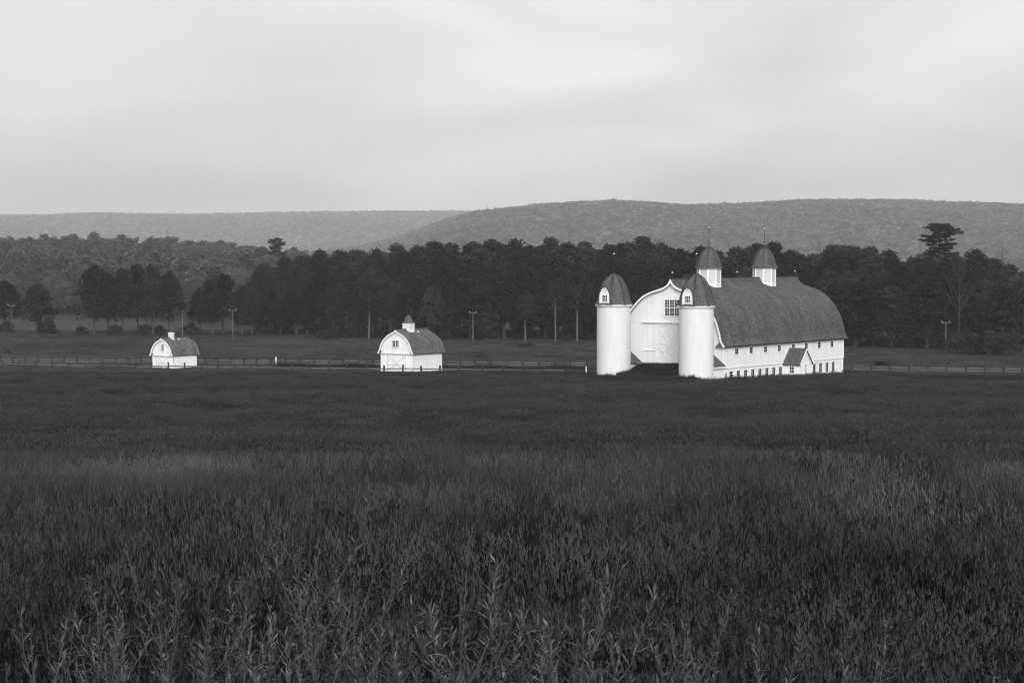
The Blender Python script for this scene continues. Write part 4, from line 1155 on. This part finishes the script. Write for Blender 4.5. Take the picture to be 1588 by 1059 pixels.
scatter('tall_grass', np.stack([x, y, ground_z(x, y) - 0.03], -1), np.stack([rg.normal(size=n) * .06, rg.normal(size=n) * .06, rg.random(n) * 6.28], -1), scl, pick, near_src,
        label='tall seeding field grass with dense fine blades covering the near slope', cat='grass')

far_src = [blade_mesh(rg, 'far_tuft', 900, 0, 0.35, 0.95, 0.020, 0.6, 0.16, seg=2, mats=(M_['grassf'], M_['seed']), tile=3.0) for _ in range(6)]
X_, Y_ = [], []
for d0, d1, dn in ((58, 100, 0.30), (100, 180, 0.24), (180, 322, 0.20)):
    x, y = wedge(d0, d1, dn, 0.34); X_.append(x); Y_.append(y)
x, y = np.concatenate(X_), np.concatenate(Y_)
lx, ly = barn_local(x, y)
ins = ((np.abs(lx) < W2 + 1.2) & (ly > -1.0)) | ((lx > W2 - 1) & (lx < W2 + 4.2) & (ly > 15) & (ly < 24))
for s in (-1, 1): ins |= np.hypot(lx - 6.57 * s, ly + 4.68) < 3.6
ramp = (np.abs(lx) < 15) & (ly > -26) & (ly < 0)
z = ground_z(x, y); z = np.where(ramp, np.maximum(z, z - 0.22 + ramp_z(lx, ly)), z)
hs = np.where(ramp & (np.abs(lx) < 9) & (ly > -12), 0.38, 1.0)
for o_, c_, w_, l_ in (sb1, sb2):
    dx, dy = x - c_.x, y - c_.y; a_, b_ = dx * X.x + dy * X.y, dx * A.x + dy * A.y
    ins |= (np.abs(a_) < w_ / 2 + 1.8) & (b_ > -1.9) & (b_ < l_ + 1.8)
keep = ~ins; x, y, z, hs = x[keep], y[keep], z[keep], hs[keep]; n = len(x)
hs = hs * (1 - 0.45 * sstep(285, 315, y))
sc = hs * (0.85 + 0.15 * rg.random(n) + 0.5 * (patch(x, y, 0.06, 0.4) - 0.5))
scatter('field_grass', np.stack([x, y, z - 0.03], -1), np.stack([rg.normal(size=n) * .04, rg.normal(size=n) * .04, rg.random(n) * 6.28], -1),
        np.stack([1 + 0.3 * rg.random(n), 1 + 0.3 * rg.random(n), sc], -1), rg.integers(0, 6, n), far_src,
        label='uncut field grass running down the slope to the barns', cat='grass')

# meadow grass, short, beyond the lane
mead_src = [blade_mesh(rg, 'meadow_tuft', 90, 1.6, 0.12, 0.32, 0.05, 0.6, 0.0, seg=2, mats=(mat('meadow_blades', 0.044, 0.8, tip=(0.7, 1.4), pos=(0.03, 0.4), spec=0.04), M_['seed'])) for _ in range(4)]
x, y = wedge(322, 520, 0.16, 0.34)
keep = np.ones(len(x), bool)
for o_, c_, w_, l_ in (sb1, sb2):
    dx, dy = x - c_.x, y - c_.y; a_, b_ = dx * X.x + dy * X.y, dx * A.x + dy * A.y
    keep &= ~((np.abs(a_) < w_ / 2 + 1.8) & (b_ > -1.8) & (b_ < l_ + 1.8))
lx, ly = barn_local(x, y); keep &= ~((np.abs(lx) < W2 + 2) & (ly > -2) & (ly < LEN + 2))
x, y = x[keep], y[keep]; n = len(x)
scatter('meadow_grass', np.stack([x, y, ground_z(x, y) - 0.02], -1), np.stack([0 * x, 0 * x, rg.random(n) * 6.28], -1), np.stack([1 + .4 * rg.random(n)] * 2 + [0.7 + 0.6 * rg.random(n)], -1), rg.integers(0, 4, n), mead_src,
        label='short meadow grass between the fences and the wood', cat='grass')

# rough dark verge along the lane, and weeds at wall feet
verge_src = [blade_mesh(rg, 'verge_tuft', 120, 0.8, 0.4, 1.0, 0.035, 0.6, 0.1, seg=2, mats=(M_['brush'], M_['seed'])) for _ in range(4)]
vx, vy, vs = [], [], []
for pxx in np.arange(430, 925, 2.2):
    p = on_plane(pxx + rg.normal(), np.interp(pxx, [-60, 0, 400, 700, 920], [565.5, 566.5, 568.5, 571.5, 573.5]) + rg.normal() * 0.3, -1.55); vx.append(p.x); vy.append(p.y); vs.append(0.45 + 0.5 * rg.random() + 0.3 * math.sin(pxx * 0.06))
for pxx in np.arange(1312, 1720, 1.4):
    p = on_plane(pxx + rg.normal(), np.interp(pxx, [1310, 1700], [582.0, 584.5]) + rg.normal() * 0.3, -1.55); vx.append(p.x); vy.append(p.y); vs.append(0.5 + 0.4 * rg.random())
for k in range(170):                                          # feet of the masonry wall, porch and silos
    t = rg.random(); lx_, ly_ = (W2 + 0.4 + 0.5 * rg.random(), LEN * t) if k < 90 else (0, 0)
    if k >= 90:
        s = -1 if k % 2 else 1; a = math.pi * (1.05 + 0.9 * rg.random()); lx_, ly_ = 6.57 * s + 2.75 * math.cos(a), -4.68 + 2.75 * math.sin(a)
    if 15.5 < ly_ < 23: lx_ += pj + 0.2
    p = G + X * lx_ + A * ly_; vx.append(p.x); vy.append(p.y); vs.append(0.35 + 0.6 * rg.random() ** 2 if k < 90 else 0.3 + 0.45 * rg.random() ** 2)
x, y, vs = np.array(vx), np.array(vy), np.array(vs); n = len(x)
lx, ly = barn_local(x, y); ramp = (np.abs(lx) < 15) & (ly > -26) & (ly < 0)
z = ground_z(x, y); z = np.where(ramp, np.maximum(z, z - 0.22 + ramp_z(lx, ly)), z)
scatter('verge_weeds', np.stack([x, y, z - 0.03], -1), np.stack([0 * x, 0 * x, rg.random(n) * 6.28], -1), np.stack([0.7 + 0 * x, 0.7 + 0 * x, vs], -1), rg.integers(0, 4, n), verge_src,
        label='dark rough weeds along the lane and at the feet of the barn walls', cat='weeds')

# ------------------------------------------------------------------ leafy weeds at the near edge, each its own plant
def leafy(rng, name, H, nbr):
    m = MB(); V = []; F = []; tip = []
    lines = []
    top = np.array([rng.normal() * 0.10, rng.normal() * 0.05, H])
    lines.append((np.array([0, 0, 0.0]), np.array([top[0] * 0.3, top[1] * 0.3, H * 0.5]), top))
    for k in range(nbr):
        f = 0.45 + 0.4 * rng.random(); b = lines[0][1] * (1 - (f - .5) * 2) + top * ((f - .5) * 2) if f > .5 else lines[0][1] * f * 2
        th = rng.random() * 6.283; L = 0.12 + 0.22 * rng.random()
        e = b + np.array([math.cos(th) * L * .6, math.sin(th) * L * .6, L]); lines.append((b, (b + e) / 2 + np.array([math.cos(th), math.sin(th), -0.3]) * 0.03, e))
    for q, (a, b, c) in enumerate(lines):
        m.tube([a, b, c], [0.004, 0.0032, 0.0015] if q == 0 else [0.0025, 0.002, 0.001], 4, cap=False)
        L = np.linalg.norm(c - a); nl = int(L * (62 if q == 0 else 85)) + 6
        for k in range(nl):
            t = (0.30 + 0.70 * (k / nl) ** 0.8) if q == 0 else 0.15 + 0.85 * k / nl
            p = (1 - t) ** 2 * a + 2 * t * (1 - t) * (2 * b - (a + c) / 2) + t * t * c
            th = k * 2.4 + rng.normal() * 0.7; ln = (0.03 + 0.05 * rng.random()) * (1.0 if t < 0.93 else 0.7); el = 0.25 + 0.7 * t + rng.normal() * 0.35
            d = np.array([math.cos(th) * math.cos(el), math.sin(th) * math.cos(el), math.sin(el)]); s = np.array([-math.sin(th), math.cos(th), 0]) * (0.0026 + 0.0016 * rng.random())
            droop = np.array([0, 0, -0.25 * ln * rng.random()]); i = len(V)
            V += [tuple(p), tuple(p + d * ln * .45 - s), tuple(p + d * ln + droop), tuple(p + d * ln * .45 + s)]; tip += [0.1 + .2 * rng.random()] + [rng.random() ** 1.6 * 0.75 + 0.2 * t] * 3
            F.append((i, i + 1, i + 2, i + 3))
    me = bpy.data.meshes.new(name + '_leaves'); me.from_pydata(V, [], F); at = me.attributes.new('tip', 'FLOAT', 'POINT'); at.data.foreach_set('value', np.array(tip, np.float32)); me.materials.append(M_['weed']); me.update()
    nt = len(V); V2 = V + [tuple(v) for v in m.v]; F2 = F + [tuple(nt + i for i in f) for f in m.f]
    mj = bpy.data.meshes.new(name + '_whole'); mj.from_pydata(V2, [], F2); at = mj.attributes.new('tip', 'FLOAT', 'POINT'); at.data.foreach_set('value', np.array(tip + [0.3] * len(m.v), np.float32)); mj.materials.append(M_['weedm']); mj.update()
    return m.mesh(name + '_stem', M_['stem']), me, mj
rw = np.random.default_rng(17)
LW = [leafy(rw, 'leafy', 1.0, nb) for nb in (3, 5, 6, 7, 4, 8)]
spots = [(85, 925, 7.5), (60, 985, 6.2), (125, 990, 6.0), (150, 940, 7.6), (195, 955, 6.8), (245, 896, 7.2), (300, 905, 6.6), (290, 960, 5.8), (330, 985, 6.2), (368, 908, 7.4), (395, 960, 6.6), (350, 1005, 5.8),
         (420, 1000, 6.1), (455, 930, 6.9), (500, 866, 7.0), (475, 905, 6.6), (525, 890, 7.3), (548, 905, 6.7), (560, 925, 6.4), (510, 960, 6.0), (590, 985, 6.4), (640, 985, 6.3), (680, 940, 6.4), (705, 905, 6.0), (735, 858, 6.2),
         (718, 960, 5.7), (755, 965, 6.4), (795, 952, 6.6), (760, 1005, 5.9), (835, 1000, 6.0), (885, 960, 5.6), (920, 935, 5.5), (955, 945, 5.6), (985, 985, 5.6), (1030, 990, 5.7), (1080, 1010, 5.8), (1125, 1035, 5.6), (1200, 1010, 6.5),
         (1235, 1040, 5.9), (1300, 1030, 6.2), (1330, 1035, 6.0), (1420, 1030, 6.6), (1510, 1020, 6.8), (30, 1020, 5.8), (170, 1015, 5.7), (230, 1000, 5.9), (270, 1030, 5.5), (465, 1020, 5.6), (540, 1015, 5.7), (650, 1030, 5.6), (880, 1030, 5.5)]
for k, (px, py, d) in enumerate(spots):
    p = at_depth(px, py, d); z0 = gz(p.x, p.y) - 0.02; h = p.z - z0
    o = empty('leafy_weed', (p.x, p.y, z0), float(rw.random() * 6.28), 'leafy weed stalk with narrow pale leaves standing up out of the near grass', 'weed', 'leafy weeds at the near edge of the field')
    s_ = h; o.scale = (0.85 * s_, 0.85 * s_, s_); o.rotation_euler[0] = float(rw.normal() * 0.05)
    st, lf, _w = LW[k % 6]
    link('stem', st, o); link('leaves', lf, o)

x, y = wedge(5.2, 40, 2.4)
keep = rw.random(len(x)) < np.clip(1.25 * (patch(x, y, 0.9, 0.7) - 0.28) + 0.3 * (x < 0.4) - 0.006 * y, 0.05, 0.9)
x, y = x[keep], y[keep]; n = len(x); sc = 0.55 + 0.45 * rw.random(n)
scatter('weed_growth', np.stack([x, y, ground_z(x, y) - 0.03], -1), np.stack([rw.normal(size=n) * .08, rw.normal(size=n) * .08, rw.random(n) * 6.28], -1), np.stack([0.8 * sc + .2, 0.8 * sc + .2, sc], -1), rw.integers(0, 6, n), [q[2] for q in LW],
        label='loose growth of narrow-leaved weeds mixed into the near grass', cat='weeds')
# ------------------------------------------------------------------ far woods and hills
def blob_crown(rng, name, nl, size, r=1.0, material='hillleaf'):
    cc = rng.normal(size=(14, 3)); cc /= np.linalg.norm(cc, axis=1, keepdims=True); cc = cc * np.array([0.55, 0.55, 0.4]) + np.array([0, 0, 0.35]); cr = 0.34 + 0.14 * rng.random(14)
    C, Nn, S, T = leaves_on_clumps(rng, cc, cr, nl, size)
    return leaf_mesh(name, C * r, Nn, S, T, M_[material], aspect=0.7, rng=rng)
rf_ = np.random.default_rng(31)
# hazy wood on the western rise: whole trees
fw_src = []
for k in range(5):
    H_, R_c = 16.0, 4.2
    cc = []; cr = []
    for q in range(44):
        t = rf_.random(); th = rf_.random() * 6.283; env = math.sin(math.pi * (0.12 + 0.86 * t)) ** 0.6; rr_ = R_c * env * math.sqrt(rf_.random()) * 0.95
        cc.append((rr_ * math.cos(th), rr_ * math.sin(th), 2.5 + (H_ - 2.5) * t)); cr.append(R_c * (0.2 + 0.16 * rf_.random()))
    C, Nn, S, T = leaves_on_clumps(rf_, np.array(cc), np.array(cr), 34, 0.42)
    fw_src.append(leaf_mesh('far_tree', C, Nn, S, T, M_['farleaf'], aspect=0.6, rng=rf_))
gxx, gyy = np.meshgrid(np.arange(-420, 40, 6.8), np.arange(652, 1240, 7.2))
x = gxx.ravel() + rf_.normal(size=gxx.size) * 1.9; y = gyy.ravel() + rf_.normal(size=gxx.size) * 1.9
keep = (x / y > -0.34) & (x / y < -0.02); x, y = x[keep], y[keep]; n = len(x)
s = 0.75 + 0.3 * rf_.random(n) + 0.12 * np.sin(x * 0.05) * np.sin(y * 0.04)
scatter('far_wood', np.stack([x, y, ground_z(x, y) - 0.3], -1), np.stack([0 * x, 0 * x, rf_.random(n) * 6.28], -1), np.stack([s, s, s * (0.85 + 0.3 * rf_.random(n))], -1), rf_.integers(0, 5, n), fw_src,
        label='hazy far wood of massed tree crowns on the rise behind the meadow maples', cat='wood')

def hill(name, crest_px, crest_py, d_foot, d_crest, z_foot, px0, px1, treeh, spacing, srcs, label, seed):
    rng = np.random.default_rng(seed)
    pxs = np.linspace(px0, px1, 120)
    def surf(px, t):
        """t 0 foot .. 1 crest .. 1.5 behind"""
        d = d_foot + (d_crest - d_foot) * t
        zc = HC + (398.0 - (np.interp(px, crest_px, crest_py) + 1.3)) / FPX * d_crest - treeh
        rel = np.sin(np.clip(t, 0, 1) * math.pi / 2) ** 1.15
        z = z_foot + (zc - z_foot) * rel - np.clip(t - 1, 0, 1) * 60 * np.clip(t - 1, 0, 1)
        z = z + np.sin(px * 0.021 + t * 3.0 + seed) * 2.5 * np.sin(np.clip(t, 0, 1) * math.pi) + np.sin(px * 0.006 + t * 7 + seed) * 3.0 * np.sin(np.clip(t, 0, 1) * math.pi)
        return (px - 794) / FPX * d, d, z
    ts = np.linspace(-0.15, 1.6, 44)
    PX, TT = np.meshgrid(pxs, ts); x, y, z = surf(PX, TT)
    z[0] -= 30; z[-1] -= 60
    idx = np.arange(x.size).reshape(x.shape)
    me = bpy.data.meshes.new(name); me.from_pydata(np.stack([x, y, z], -1).reshape(-1, 3).tolist(), [], np.stack([idx[:-1, :-1], idx[:-1, 1:], idx[1:, 1:], idx[1:, :-1]], -1).reshape(-1, 4).tolist())
    me.materials.append(M_['hillm']); me.polygons.foreach_set('use_smooth', [True] * len(me.polygons)); tag(link(name, me), kind='structure')
    area_w = (px1 - px0) / FPX * (d_foot + d_crest) / 2; L = (d_crest - d_foot) * 1.3
    n = int(area_w * L / spacing ** 2)
    px = px0 + (px1 - px0) * rng.random(n); t = -0.08 + 1.23 * rng.random(n)
    x, y, z = surf(px, t)
    R = treeh * 0.62 * (0.7 + 0.6 * rng.random(n))
    scatter(name + '_forest', np.stack([x, y, z + treeh * 0.25], -1), np.stack([0 * x, 0 * x, rng.random(n) * 6.28], -1), np.stack([R, R, R * (0.9 + 0.4 * rng.random(n))], -1), rng.integers(0, len(srcs), n), srcs, label=label, cat='forest')
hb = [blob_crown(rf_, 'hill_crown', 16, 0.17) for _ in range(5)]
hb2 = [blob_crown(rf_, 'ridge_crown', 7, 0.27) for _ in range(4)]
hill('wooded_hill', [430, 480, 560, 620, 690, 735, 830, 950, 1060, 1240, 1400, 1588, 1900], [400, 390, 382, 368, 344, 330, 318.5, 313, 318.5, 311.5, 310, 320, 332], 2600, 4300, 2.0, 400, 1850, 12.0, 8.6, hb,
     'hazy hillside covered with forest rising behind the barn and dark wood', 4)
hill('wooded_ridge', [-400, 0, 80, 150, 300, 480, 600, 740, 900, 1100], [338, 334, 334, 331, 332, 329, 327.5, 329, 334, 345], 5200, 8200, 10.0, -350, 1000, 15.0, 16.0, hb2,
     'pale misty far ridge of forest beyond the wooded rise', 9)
p = at_depth(282.5, 334, 8200)
o = empty('radio_mast', (p.x, p.y, p.z - 3), 0, 'hair-thin radio mast on the misty far ridge', 'mast')
m = MB(); hM = at_depth(282.5, 318, 8200).z - p.z + 3; m.tube([(0, 0, -6), (0, 0, hM)], [0.9, 0.6], 4); m.build('mast_shaft', M_['iron'], o)
m = MB()
for zz in np.linspace(4, hM, 7): m.box(-0.7, 0.7, -0.7, 0.7, zz - 0.15, zz + 0.15)
m.build('platform', M_['iron'], o)

# ------------------------------------------------------------------ haze
HAZE = 1.05e-4
m = MB(); m.box(-5400, 5400, -500, 11000, -90, 235)
hz = m.build('haze', bpy.data.materials.new('haze'))
hm = hz.data.materials[0]; hm.use_nodes = True; hm.node_tree.nodes.clear()
ho = hm.node_tree.nodes.new('ShaderNodeOutputMaterial'); hv = hm.node_tree.nodes.new('ShaderNodeVolumePrincipled')
hv.inputs['Color'].default_value = (0.96, 0.96, 0.96, 1); hv.inputs['Density'].default_value = HAZE; hv.inputs['Anisotropy'].default_value = 0.0
hm.node_tree.links.new(hv.outputs[0], ho.inputs['Volume'])
tag(hz, 'thin even mist filling the valley air', 'mist', kind='stuff')
